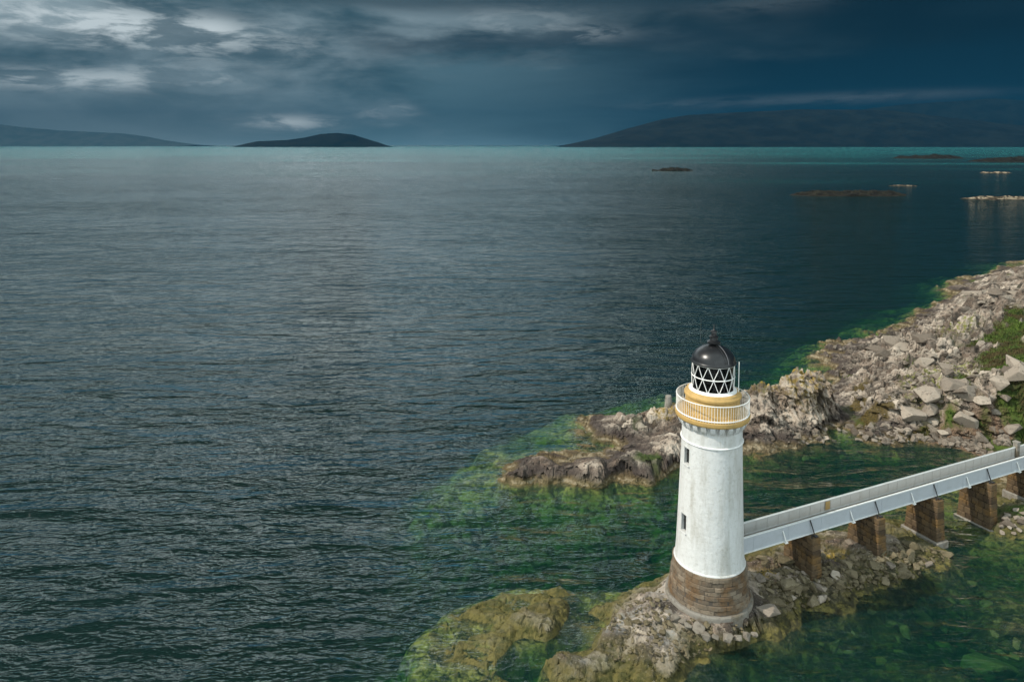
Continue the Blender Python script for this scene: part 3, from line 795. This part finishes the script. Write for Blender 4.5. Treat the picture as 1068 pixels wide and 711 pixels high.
skerry(1022, 1056, 180.5, 1.5, 20, m_skerp, 18, 'short pale skerry between the dark islets and the pale skerry')
skerry(928, 956, 194, .7, 12, m_skerp, 22, 'tiny pale awash rock beyond the long brown skerry')

# ------------------------------------------------------------------ lighthouse
def paint_mat(name, col, rough=.5, grime=None, amt=.0, gs=1.5, bumpk=.0, bs_=6.0, streak=False):
    m, nt, bs = newmat(name); o_ = objco(nt)
    c = col
    if grime:
        v = scalev(nt, o_, 1, 1, .18 if streak else 1)
        nn = noise(nt, v, gs, 6, .65)
        n2_ = noise(nt, o_, gs * 4, 5, .65)
        c = mixc(nt, (nn.smooth(.42, .72) * .7 + n2_.smooth(.5, .75) * .5).clamp() * amt, col, grime)
    setc(nt, bs, 'Base Color', c); setc(nt, bs, 'Roughness', rough)
    if bumpk: nt.links.new(bump(nt, noise(nt, o_, bs_, 5, .6), bumpk, .05), bs.inputs['Normal'])
    return m
m_white = paint_mat('white_limewash', (.56, .565, .555), .75, (.32, .305, .26), .9, 1.1, 1.0, 2.6, True)
m_whitep = paint_mat('white_paint', (.78, .78, .76), .45, (.5, .45, .36), .25, 3)
m_ochre = paint_mat('ochre_paint', (.47, .300, .100), .6, (.27, .18, .07), .7, 1.6, .15, 5, True)
m_black = paint_mat('black_gloss_paint', (.009, .009, .010), .30, (.03, .03, .032), .4, 3, .08, 4)
m_dark = paint_mat('dark_interior', (.012, .008, .007), .7, (.05, .018, .012), .6, 2)
m_pane, nt, bs = newmat('dark_window_glass'); setc(nt, bs, 'Base Color', (.012, .014, .014)); setc(nt, bs, 'Roughness', .08)
m_pane2 = m_pane
m_glass = bpy.data.materials.new('lantern_glass'); m_glass.use_nodes = True; nt = m_glass.node_tree
nt.nodes.remove(nt.nodes['Principled BSDF'])
g_ = nt.nodes.new('ShaderNodeBsdfGlossy'); g_.inputs['Roughness'].default_value = .03
t_ = nt.nodes.new('ShaderNodeBsdfTransparent'); t_.inputs['Color'].default_value = (.55, .57, .56, 1)
f_ = nt.nodes.new('ShaderNodeFresnel'); f_.inputs['IOR'].default_value = 1.45
x_ = nt.nodes.new('ShaderNodeMixShader')
nt.links.new(f_.outputs[0], x_.inputs[0]); nt.links.new(t_.outputs[0], x_.inputs[1]); nt.links.new(g_.outputs[0], x_.inputs[2])
nt.links.new(x_.outputs[0], nt.nodes['Material Output'].inputs['Surface'])
def stone_mat(name, a, b, stain, rust):
    m, nt, bs = newmat(name); o_ = objco(nt); ii = island(nt)
    n1 = noise(nt, o_, .8, 5, .6); n2 = noise(nt, o_, 4, 6, .68)
    c = mixc(nt, (ii * .8 + (n2 - .5) * .5 + .1).clamp(), a, b)
    c = mixc(nt, n1.smooth(.45, .66) * .75, c, rust)
    c = mixc(nt, n2.smooth(.52, .68) * .7, c, stain)
    setc(nt, bs, 'Base Color', c); setc(nt, bs, 'Roughness', .88); bs.inputs['Specular IOR Level'].default_value = .25
    nt.links.new(bump(nt, n2, .7, .06), bs.inputs['Normal'])
    return m
m_stone = stone_mat('weathered_base_stone', (.075, .058, .042), (.230, .185, .135), (.035, .027, .020), (.125, .070, .030))
m_pstone = stone_mat('stained_pier_stone', (.036, .024, .015), (.120, .082, .046), (.014, .010, .007), (.150, .085, .028))
m_conc = stone_mat('pale_footing', (.17, .155, .13), (.27, .25, .22), (.075, .062, .045), (.14, .11, .07))
m_mortar, nt, bs = newmat('dark_mortar'); setc(nt, bs, 'Base Color', (.06, .05, .04)); setc(nt, bs, 'Roughness', .95)

lh = empty('lighthouse', LH)
tag(lh, 'white round lighthouse with ochre gallery and black domed lantern on a stone base', 'lighthouse')
cdir = math.atan2(-LH.y, -LH.x)                                   # towards the viewer
# footing ring
bm = bmesh.new(); bm_lathe(bm, [(0.5, -.9), (3.47, -.9), (3.45, .0), (3.43, .12), (3.38, .20), (0.5, .20)], 96)
from_bm('footing', bm, m_conc, lh)
# stone base in battered courses
def base_r(z):
    k = z / 2.95; return 3.27 - .42 * (k ** .75)
bm = bmesh.new(); zc = .20; ci = 0
NC = 8; ch = (2.95 - zc) / NC
def wedge(bm, r0, r1, z0, z1, a0, a1, r_in, sub=3, bev=.045):
    ang = [a0 + (a1 - a0) * i / sub for i in range(sub + 1)]
    g = .012 / r0
    ang[0] += g; ang[-1] -= g
    rows = [(r0 - bev, z0 + .006), (r0, z0 + bev), (r1, z1 - bev), (r1 - bev, z1 - .006)]
    grid = [[bm.verts.new(((r - (bev if k in (0, sub) else 0)) * math.cos(a), (r - (bev if k in (0, sub) else 0)) * math.sin(a), z)) for k, a in enumerate(ang)] for r, z in rows]
    bot = [bm.verts.new((r_in * math.cos(a), r_in * math.sin(a), z0 + .006)) for a in ang]
    top = [bm.verts.new((r_in * math.cos(a), r_in * math.sin(a), z1 - .006)) for a in ang]
    seq = [bot] + grid + [top]
    for A_, B_ in zip(seq, seq[1:]):
        for k in range(sub): bm.faces.new((A_[k], A_[k + 1], B_[k + 1], B_[k]))
    for k in range(sub): bm.faces.new((top[k], top[k + 1], bot[k + 1], bot[k]))
    for k in (0, sub): bm.faces.new([s[k] for s in seq])
for ci in range(NC):
    z0 = zc + ci * ch; z1 = z0 + ch
    a = rng.uniform(0, .5); end = a + 2 * math.pi
    cuts = [a]
    while cuts[-1] < end - .42: cuts.append(cuts[-1] + rng.uniform(.24, .46))
    cuts.append(end)
    for a0, a1 in zip(cuts, cuts[1:]):
        jit = rng.uniform(-.025, .03) + (.035 if ci % 2 else 0)
        wedge(bm, base_r(z0) + jit + .02, base_r(z1) + jit + .03, z0, z1, a0, a1, 2.6)
sb = from_bm('stone_base', bm, m_stone, lh)
bm = bmesh.new(); bm_lathe(bm, [(2.3, .21), (3.17, .21), (2.78, 2.93), (2.3, 2.93)], 64); from_bm('core', bm, m_mortar, sb)
# white tower with window openings
WIN_A = cdir - R(52)
wins = [(WIN_A, 11.75, .62, 1.30), (WIN_A, 6.35, .62, 1.40)]
def wall_r(z):
    pts = ((2.95, 2.76), (3.05, 2.74), (3.3, 2.70), (4.2, 2.64), (7.0, 2.53), (10.0, 2.43), (12.95, 2.345), (14.7, 2.31))
    return float(np.interp(z, [p_[0] for p_ in pts], [p_[1] for p_ in pts]))
hs = sorted(set([2.95, 3.05, 3.3, 3.7, 4.2] + [4.8 + .55 * i for i in range(18)] + [14.7] + [w_[1] - w_[3] / 2 for w_ in wins] + [w_[1] + w_[3] / 2 for w_ in wins]))
half = [(w_[2] / 2) / wall_r(w_[1]) for w_ in wins]
hw = half[0]
NS = 120
angs = [WIN_A - hw, WIN_A, WIN_A + hw] + [WIN_A + hw + (2 * math.pi - 2 * hw) * i / NS for i in range(1, NS)]
bm = bmesh.new()
grid = [[bm.verts.new((wall_r(z) * math.cos(a), wall_r(z) * math.sin(a), z)) for a in angs] for z in hs]
for j in range(len(hs) - 1):
    zm = (hs[j] + hs[j + 1]) / 2
    for i in range(len(angs)):
        if i < 2 and any(abs(zm - w_[1]) < w_[3] / 2 for w_ in wins): continue
        k = (i + 1) % len(angs)
        bm.faces.new((grid[j][i], grid[j][k], grid[j + 1][k], grid[j + 1][i]))
wall = from_bm('tower_wall', bm, m_white, lh, smooth=True)
bm = bmesh.new(); bm_tube(bm, ring_pts(wall_r(12.95) + .03, 12.95), .07, 8, True); from_bm('string_course', bm, m_whitep, lh, smooth=True)
bm = bmesh.new(); bm_lathe(bm, [(2.5, 2.94), (2.80, 2.94), (2.82, 2.99), (2.79, 3.05), (2.73, 3.10), (2.5, 3.12)], 96); from_bm('skirt_band', bm, m_white, lh, smooth=False)
for a, zc_, ww_, hh_ in wins:
    f = empty('window', (0, 0, 0)); f.parent = lh
    M3 = Matrix.Translation((0, 0, 0)) @ Matrix.Rotation(a, 4, 'Z')
    r0 = wall_r(zc_)
    bm = bmesh.new()                                                # reveal
    d_ = .42
    for s in (-1, 1): bm_box(bm, (r0 - d_ / 2 - .02, s * (ww_ / 2 + .04), zc_), (d_, .08, hh_ + .16))
    for s in (-1, 1): bm_box(bm, (r0 - d_ / 2 - .04, 0, zc_ + s * (hh_ / 2 + .04)), (d_ + .02, ww_, .08))
    bmesh.ops.transform(bm, matrix=M3, verts=bm.verts)
    fr_ = from_bm('frame', bm, m_white, f)
    bm = bmesh.new(); bm_box(bm, (r0 - .30, 0, zc_), (.03, ww_, hh_)); bmesh.ops.transform(bm, matrix=M3, verts=bm.verts)
    from_bm('pane', bm, m_pane, f)
    bm = bmesh.new(); bm_box(bm, (r0 - .27, 0, zc_), (.03, .035, hh_), None); bm_box(bm, (r0 - .268, 0, zc_ + .05), (.03, ww_, .04))
    bmesh.ops.transform(bm, matrix=M3, verts=bm.verts); from_bm('glazing_bar', bm, m_dark, f)
    bm = bmesh.new(); bm_box(bm, (r0 + .03, 0, zc_ - hh_ / 2 - .06), (.16, ww_ + .16, .10), None, .015)
    bmesh.ops.transform(bm, matrix=M3, verts=bm.verts); from_bm('sill', bm, m_white, f)
# corbels under the gallery
for k in range(24):
    a = 2 * math.pi * k / 24; bm = bmesh.new()
    prof = [(2.24, 13.95), (2.40, 14.00), (2.58, 14.25), (2.68, 14.52), (2.68, 14.70), (2.24, 14.70)]
    L_ = [bm.verts.new((r_, -.19, z)) for r_, z in prof]; R_ = [bm.verts.new((r_, .19, z)) for r_, z in prof]
    bm.faces.new(L_); bm.faces.new(R_[::-1])
    for i in range(len(prof)): j = (i + 1) % len(prof); bm.faces.new((L_[i], L_[j], R_[j], R_[i]))
    bmesh.ops.transform(bm, matrix=Matrix.Rotation(a, 4, 'Z'), verts=bm.verts)
    from_bm('corbel', bm, m_white, lh)
# gallery deck
bm = bmesh.new(); bm_lathe(bm, [(1.9, 14.70), (2.78, 14.70), (2.84, 14.76), (2.88, 14.84), (2.90, 15.06), (2.88, 15.12), (1.9, 15.14)], 128)
gal = from_bm('gallery', bm, m_ochre, lh)
rail = empty('railing', (0, 0, 0)); rail.parent = lh
for nm, z, r_ in (('handrail', 16.42, .038), ('bottom_rail', 15.24, .05)):
    bm = bmesh.new(); bm_tube(bm, ring_pts(2.80, z, 128), r_, 8, True); from_bm(nm, bm, m_whitep, rail, smooth=True)
bm = bmesh.new(); bm_tube(bm, [(2.80, 0, 15.12), (2.80, 0, 16.42)], .017, 6)
bal = from_bm('baluster', bm, m_whitep, rail)
for k in range(1, 84):
    c_ = bal.copy(); COL.objects.link(c_); c_.parent = rail; c_.rotation_euler = (0, 0, 2 * math.pi * k / 84)
# ochre drum below the lantern
bm = bmesh.new(); bm_lathe(bm, [(1.5, 15.14), (2.16, 15.14), (2.14, 15.26), (2.10, 15.40), (2.10, 16.35), (2.16, 16.40), (2.20, 16.44), (2.20, 16.60), (2.14, 16.64), (2.05, 16.82), (1.92, 16.86), (1.5, 16.86)], 128)
from_bm('lantern_drum', bm, m_ochre, lh)
# lantern
lan = empty('lantern', (0, 0, 0)); lan.parent = lh
ZB, ZM, ZT, RL = 16.96, 18.02, 19.06, 1.63
bm = bmesh.new(); bm_lathe(bm, [(1.5, 16.86), (1.86, 16.86), (1.86, 16.91), (1.70, 16.97), (1.5, 17.00)], 96); from_bm('sill_ring', bm, m_whitep, lan)
bm = bmesh.new()
for z, r_ in ((ZB + .03, .06), (ZM, .045), (ZT, .065)): bm_tube(bm, ring_pts(RL + .01, z, 96), r_, 8, True)
A0 = cdir + R(2)
def lp(a, z): return (RL * math.cos(a), RL * math.sin(a), z)
for k in range(12):
    am = A0 + k * R(30)
    for s in (-1, 1):
        for zz_ in (ZB, ZT):
            pts = [lp(am + s * R(15) * u_, ZM + (zz_ - ZM) * u_) for u_ in (0, .25, .5, .75, 1)]
            bm_tube(bm, pts, .028, 6)
from_bm('lattice', bm, m_whitep, lan)
bm = bmesh.new(); bm_lathe(bm, [(RL - .06, ZB), (RL - .06, ZT)], 96, False); from_bm('glazing', bm, m_glass, lan, smooth=True)
bm = bmesh.new(); bm_lathe(bm, [(.6, 17.00), (.75, 17.40), (.8, 17.90), (.72, 18.50), (.5, 18.80)], 48); from_bm('lens', bm, m_dark, lan, smooth=True)
bm = bmesh.new(); bm_lathe(bm, [(1.60, 17.01), (1.60, 17.04), (.1, 17.05)], 48); from_bm('lantern_floor', bm, m_dark, lan)
bm = bmesh.new()
for k in range(26):                                                    # drawn blinds at the back of the lantern room
    a = cdir + math.pi + R(-95 + 190 * k / 25); rr = 1.45 + .05 * (k % 2)
    v1 = bm.verts.new((rr * math.cos(a), rr * math.sin(a), 17.05)); v2 = bm.verts.new((rr * math.cos(a), rr * math.sin(a), 19.05))
    if k: bm.faces.new((pv1, v1, v2, pv2))
    pv1, pv2 = v1, v2
from_bm('blind', bm, m_dark, lan)
# dome
bm = bmesh.new()
prof = [(1.55, 19.02), (1.74, 19.06), (1.77, 19.14), (1.68, 19.20)]
for i in range(1, 15):
    a = R(90) * i / 15; prof.append((1.67 * math.cos(a) ** 1.08, 19.20 + 1.27 * math.sin(a)))
prof += [(.12, 20.47), (.05, 20.475)]
bm_lathe(bm, prof, 96); dome = from_bm('dome', bm, m_black, lh, smooth=True)
bm = bmesh.new(); bm_lathe(bm, [(.05, 20.56), (.50, 20.56), (.52, 20.70), (.42, 20.76), (.30, 20.82), (.28, 21.00), (.36, 21.04), (.36, 21.12), (.20, 21.18), (.18, 21.40), (.27, 21.44), (.24, 21.54), (.1, 21.60), (.05, 21.68), (.035, 22.05), (.01, 22.08)], 40)
from_bm('ventilator', bm, m_black, dome)
ca_ = cdir - R(78)
bm = bmesh.new(); bm_tube(bm, [(.62 * math.cos(ca_), .62 * math.sin(ca_), 20.45), (1.0 * math.cos(ca_), 1.0 * math.sin(ca_), 20.50), (1.02 * math.cos(ca_), 1.02 * math.sin(ca_), 22.40)], .022, 6)
from_bm('lightning_rod', bm, m_black, dome)
la_ = cdir + R(38)                                                       # maintenance ladder over the dome
for s in (-1, 1):
    bm = bmesh.new(); pts = []
    for i in range(14):
        e_ = R(4 + 70 * i / 13); r_ = 1.72 * math.cos(e_) ** 1.08; z = 19.22 + 1.33 * math.sin(e_)
        pts.append((r_ * math.cos(la_) - s * .12 * math.sin(la_), r_ * math.sin(la_) + s * .12 * math.cos(la_), z))
    bm_tube(bm, pts, .018, 6); from_bm('ladder_rail', bm, m_black if s < 0 else paint_mat('grey_ladder', (.16, .16, .17), .4), dome)
m_galv = paint_mat('galvanised_steel', (.42, .43, .44), .4, (.25, .22, .2), .3, 4)
bm = bmesh.new()                                                          # grab rail post on lantern side
bm_tube(bm, [(1.96 * math.cos(cdir + R(82)), 1.96 * math.sin(cdir + R(82)), z) for z in (16.90, 18.00, 19.30)], .03, 6)
from_bm('downpipe', bm, m_whitep, lan)

# low stone kerb ring in front of the base
kr = bmesh.new(); a = cdir - R(64); kk_ = 0
while a < cdir + R(50):
    right = a > cdir - R(6)
    st = rng.uniform(.10, .19); r0 = (4.75 if right else 4.15) + rng.uniform(-.18, .18)
    hb = hull(300 + kk_, npts=14, flat=1.0, lumps=.22); kk_ += 1
    sz = rng.uniform(.5, .95)
    Mx = Matrix.Translation((r0 * math.cos(a), r0 * math.sin(a), -.30 + rng.uniform(-.12, .1))) @ Matrix.Rotation(a + rng.uniform(-.3, .3), 4, 'Z') @ Matrix.Diagonal((sz * 1.0, sz * 1.05, sz * .9, 1))
    bmesh.ops.transform(hb, matrix=Mx, verts=hb.verts)
    tmp = bpy.data.meshes.new('stone'); hb.to_mesh(tmp); hb.free(); kr.from_mesh(tmp); bpy.data.meshes.remove(tmp)
    a += st
tag(from_bm('stone_kerb', kr, rock_mat('kerb_stone', (.075, .062, .048), (.22, .195, .16), (.33, .305, .27), (.05, .04, .028)), None, LH), 'low curved kerb of rough stones round the front of the lighthouse foot', 'kerb')

# ------------------------------------------------------------------ footbridge
p1, p3 = P(843.6, 601.5, .6), P(970.5, 564, .3)
bd = Vector((p3.x - p1.x, p3.y - p1.y, 0)); span2 = bd.length; bd.normalize()
bn_ = Vector((bd.y, -bd.x, 0))                                            # towards the viewer
HB, HP = 4.55, 1.30
q0, q1 = P(776, 577, HB), P(1068, 489, HB)
# bridge axis frame: origin on the tower, x along the bridge, y away from the viewer
ang = math.atan2(q1.y - q0.y, q1.x - q0.x)
bd = Vector((math.cos(ang), math.sin(ang), 0)); bn_ = Vector((bd.y, -bd.x, 0))
far_top = P(920, 505.5, HB + HP)
WB = (far_top - q0).dot(-bn_)
print('bridge', q0, q1, 'angle', math.degrees(ang), 'width', WB, 'pier ang', math.degrees(math.atan2(p3.y - p1.y, p3.x - p1.x)), 'span', span2 / 2)
WB = min(max(WB, 1.6), 2.6)
LB = (q1 - q0).length + 16
bridge = empty('footbridge', q0, ang)
tag(bridge, 'grey plate-sided footbridge running from the lighthouse over stone piers', 'footbridge')
m_plate = paint_mat('grey_bridge_paint', (.38, .405, .435), .5, (.27, .28, .29), .35, .9, .05, 3)
m_mesh_ = paint_mat('pale_parapet', (.52, .515, .49), .5, (.38, .34, .28), .35, 1.2)
m_deck = paint_mat('worn_deck', (.30, .27, .23), .7, (.18, .14, .10), .6, 1.2)
m_rail = paint_mat('white_rail', (.66, .67, .66), .45, (.45, .42, .38), .3, 2)
m_iron = paint_mat('black_iron', (.018, .018, .02), .45, (.06, .035, .02), .4, 5)
def bpart(name, boxes, mat, parent=bridge, bev=0):
    bm = bmesh.new()
    for c_, s_ in boxes: bm_box(bm, c_, s_, None, bev)
    return from_bm(name, bm, mat, parent)
X0 = -.6
mid = (X0 + LB) / 2; ln = LB - X0
gird = bpart('side_girder', [((mid, 0, HP / 2), (ln, .05, HP))], m_plate)
bpart('bottom_flange', [((mid, -.065, .04), (ln, .08, .08))], m_rail, gird)
bpart('top_rail', [((mid, -.002, HP + .045), (ln, .13, .09))], m_rail, gird)
# thin stiffener seams on the plates
k = 1.0
while k < LB:
    bpart('stiffener', [((k, -.036, HP / 2 + .02), (.05, .02, HP - .14))], m_plate, gird); k += 3.76
bpart('deck', [((mid, WB / 2, .16), (ln, WB - .08, .14))], m_deck)
far_g = empty('parapet', (0, WB, 0)); far_g.parent = bridge
bpart('top_rail', [((mid, 0, HP + .03), (ln, .07, .07))], m_rail, far_g)
bpart('bottom_rail', [((mid, 0, .30), (ln, .05, .06))], m_rail, far_g)
k = .4; j = 0
bpart('infill_panel', [((mid, .035, .16 + HP / 2), (ln, .015, HP - .06))], m_mesh_, far_g)
while k < LB and j < 60:
    bpart('post', [((k, .012, .2 + HP / 2), (.04, .03, HP - .3))], m_mesh_, far_g); k += 1.25; j += 1
bpart('notice_plate', [((11.2, -.06, .85), (.55, .02, .75))], paint_mat('ochre_plate', (.40, .27, .10), .5), far_g)
# steel cross beams under the deck
k = 1.5
while k < LB:
    bpart('cross_beam', [((k, WB / 2, -.02), (.14, WB - .1, .2))], m_iron); k += 3.76
# end pillar of the parapet
endx = (P(1063, 480, HB) - q0).dot(bd)
bpart('end_post', [((endx, WB + .02, .9), (.45, .45, 1.9)), ((endx, WB + .02, 1.89), (.56, .56, .12))], m_conc)

# piers
def along(px, py, h): return (P(px, py, h) - q0).dot(bd)
pier_px = [(846, 552.5), (911, 532.5), (972, 513.5), (1027, 497.0)]
ts = [along(px, py, HB + .12) for px, py in pier_px]
sp = (ts[3] - ts[0]) / 3
ts = [ts[0] + sp * i for i in range(5)]
print('pier t', ts, 'perp', [(P(px, py, HB + .12) - q0).dot(bn_) for px, py in pier_px])
def pier_mesh(tall):
    bm = bmesh.new(); nco = 8; chh = tall / nco
    wt, dt = .85, WB + 1.25                                               # top: along the bridge, across it
    for i in range(nco):
        kk = 1 - i / nco
        wx_, wy_ = wt + .36 * kk, dt + .42 * kk
        z0 = i * chh
        if i == 0: wx_ += .14; wy_ += .14
        # a course is split into blocks, quoins proud at the ends
        nb = 4 if i % 2 else 5
        ys_ = np.linspace(-wy_ / 2, wy_ / 2, nb + 1)
        for a_, b_ in zip(ys_, ys_[1:]):
            e_ = .03 if (a_ == ys_[0] or b_ == ys_[-1]) else 0
            jx = rng.uniform(-.02, .02)
            bm_box(bm, (jx, (a_ + b_) / 2, z0 + chh / 2), (wx_ + e_, (b_ - a_) - .02, chh - .015), None, .06)
    return bm
pier_lab = ['brown stone bridge pier nearest the lighthouse', 'second stone bridge pier out from the lighthouse', 'third stone bridge pier, standing in green shallows with a pale plinth',
            'fourth stone bridge pier, standing beside the pale stone heap', 'last stone bridge pier cut by the right edge of the view', 'stone bridge pier past the right edge on the shore']
for i, t_i in enumerate(ts):
    across = .80                                                          # near end stands proud of the girder
    cy_ = -across + (WB + 1.25) / 2
    c_ = q0 + bd * (t_i - .43) + Vector((-bn_.x, -bn_.y, 0)) * cy_
    zb = H(c_.x, c_.y) - .5
    zb = min(zb, .2)
    top = HB - .02
    pr = empty('bridge_pier', (c_.x, c_.y, zb), ang)
    tag(pr, pier_lab[i], 'bridge pier', 'stone piers of the footbridge')
    from_bm('shaft', pier_mesh(top - zb), m_pstone, pr)
    wp, dp = .85 + .36 + .40, WB + 1.25 + .42 + .40
    bm = bmesh.new(); bm_box(bm, (0, 0, .35), (wp, dp, .9), None, .06); from_bm('plinth', bm, m_conc, pr)
    # iron bearing and struts
    bm = bmesh.new(); bm_box(bm, (.15, -(WB + 1.25) / 2 + .28, top - zb + .06), (.35, .3, .12), None, .02); bm_tube(bm, [(-.3, -(WB + 1.25) / 2 + .25, top - zb), (-.3, -(WB + 1.25) / 2 + .25, top - zb + .35)], .06, 8)
    from_bm('bearing', bm, m_iron, pr)
    bm = bmesh.new(); bm_tube(bm, [(t_i - .18, -.30, .1), (t_i - .45, -.06, HP * .96)], .05, 8); from_bm('strut', bm, m_iron, bridge)
    bm = bmesh.new(); bm_tube(bm, [(t_i - 3.30, -.26, .02), (t_i - 3.55, -.06, HP * .78)], .055, 8); bm_box(bm, (t_i - 3.28, -.16, .0), (.3, .26, .1)); from_bm('strut', bm, m_whitep, bridge)

# ------------------------------------------------------------------ marker stone on the ridge
mp = P(688, 427, 2.4)
mp = max((Vector((mp.x + .25 * i, mp.y + .25 * j, 0)) for i in range(-3, 4) for j in range(-8, 9)), key=lambda v: H(v.x, v.y))
bm = bmesh.new()
bm_lathe(bm, [(.1, -.6), (.52, -.6), (.50, .0), (.40, 1.15), (.36, 1.25), (.1, 1.28)], 10)
tag(from_bm('marker_post', bm, m_conc, None, (mp.x, mp.y, H(mp.x, mp.y))), 'short pale stone post standing on the rock ridge left of the gallery', 'marker post')
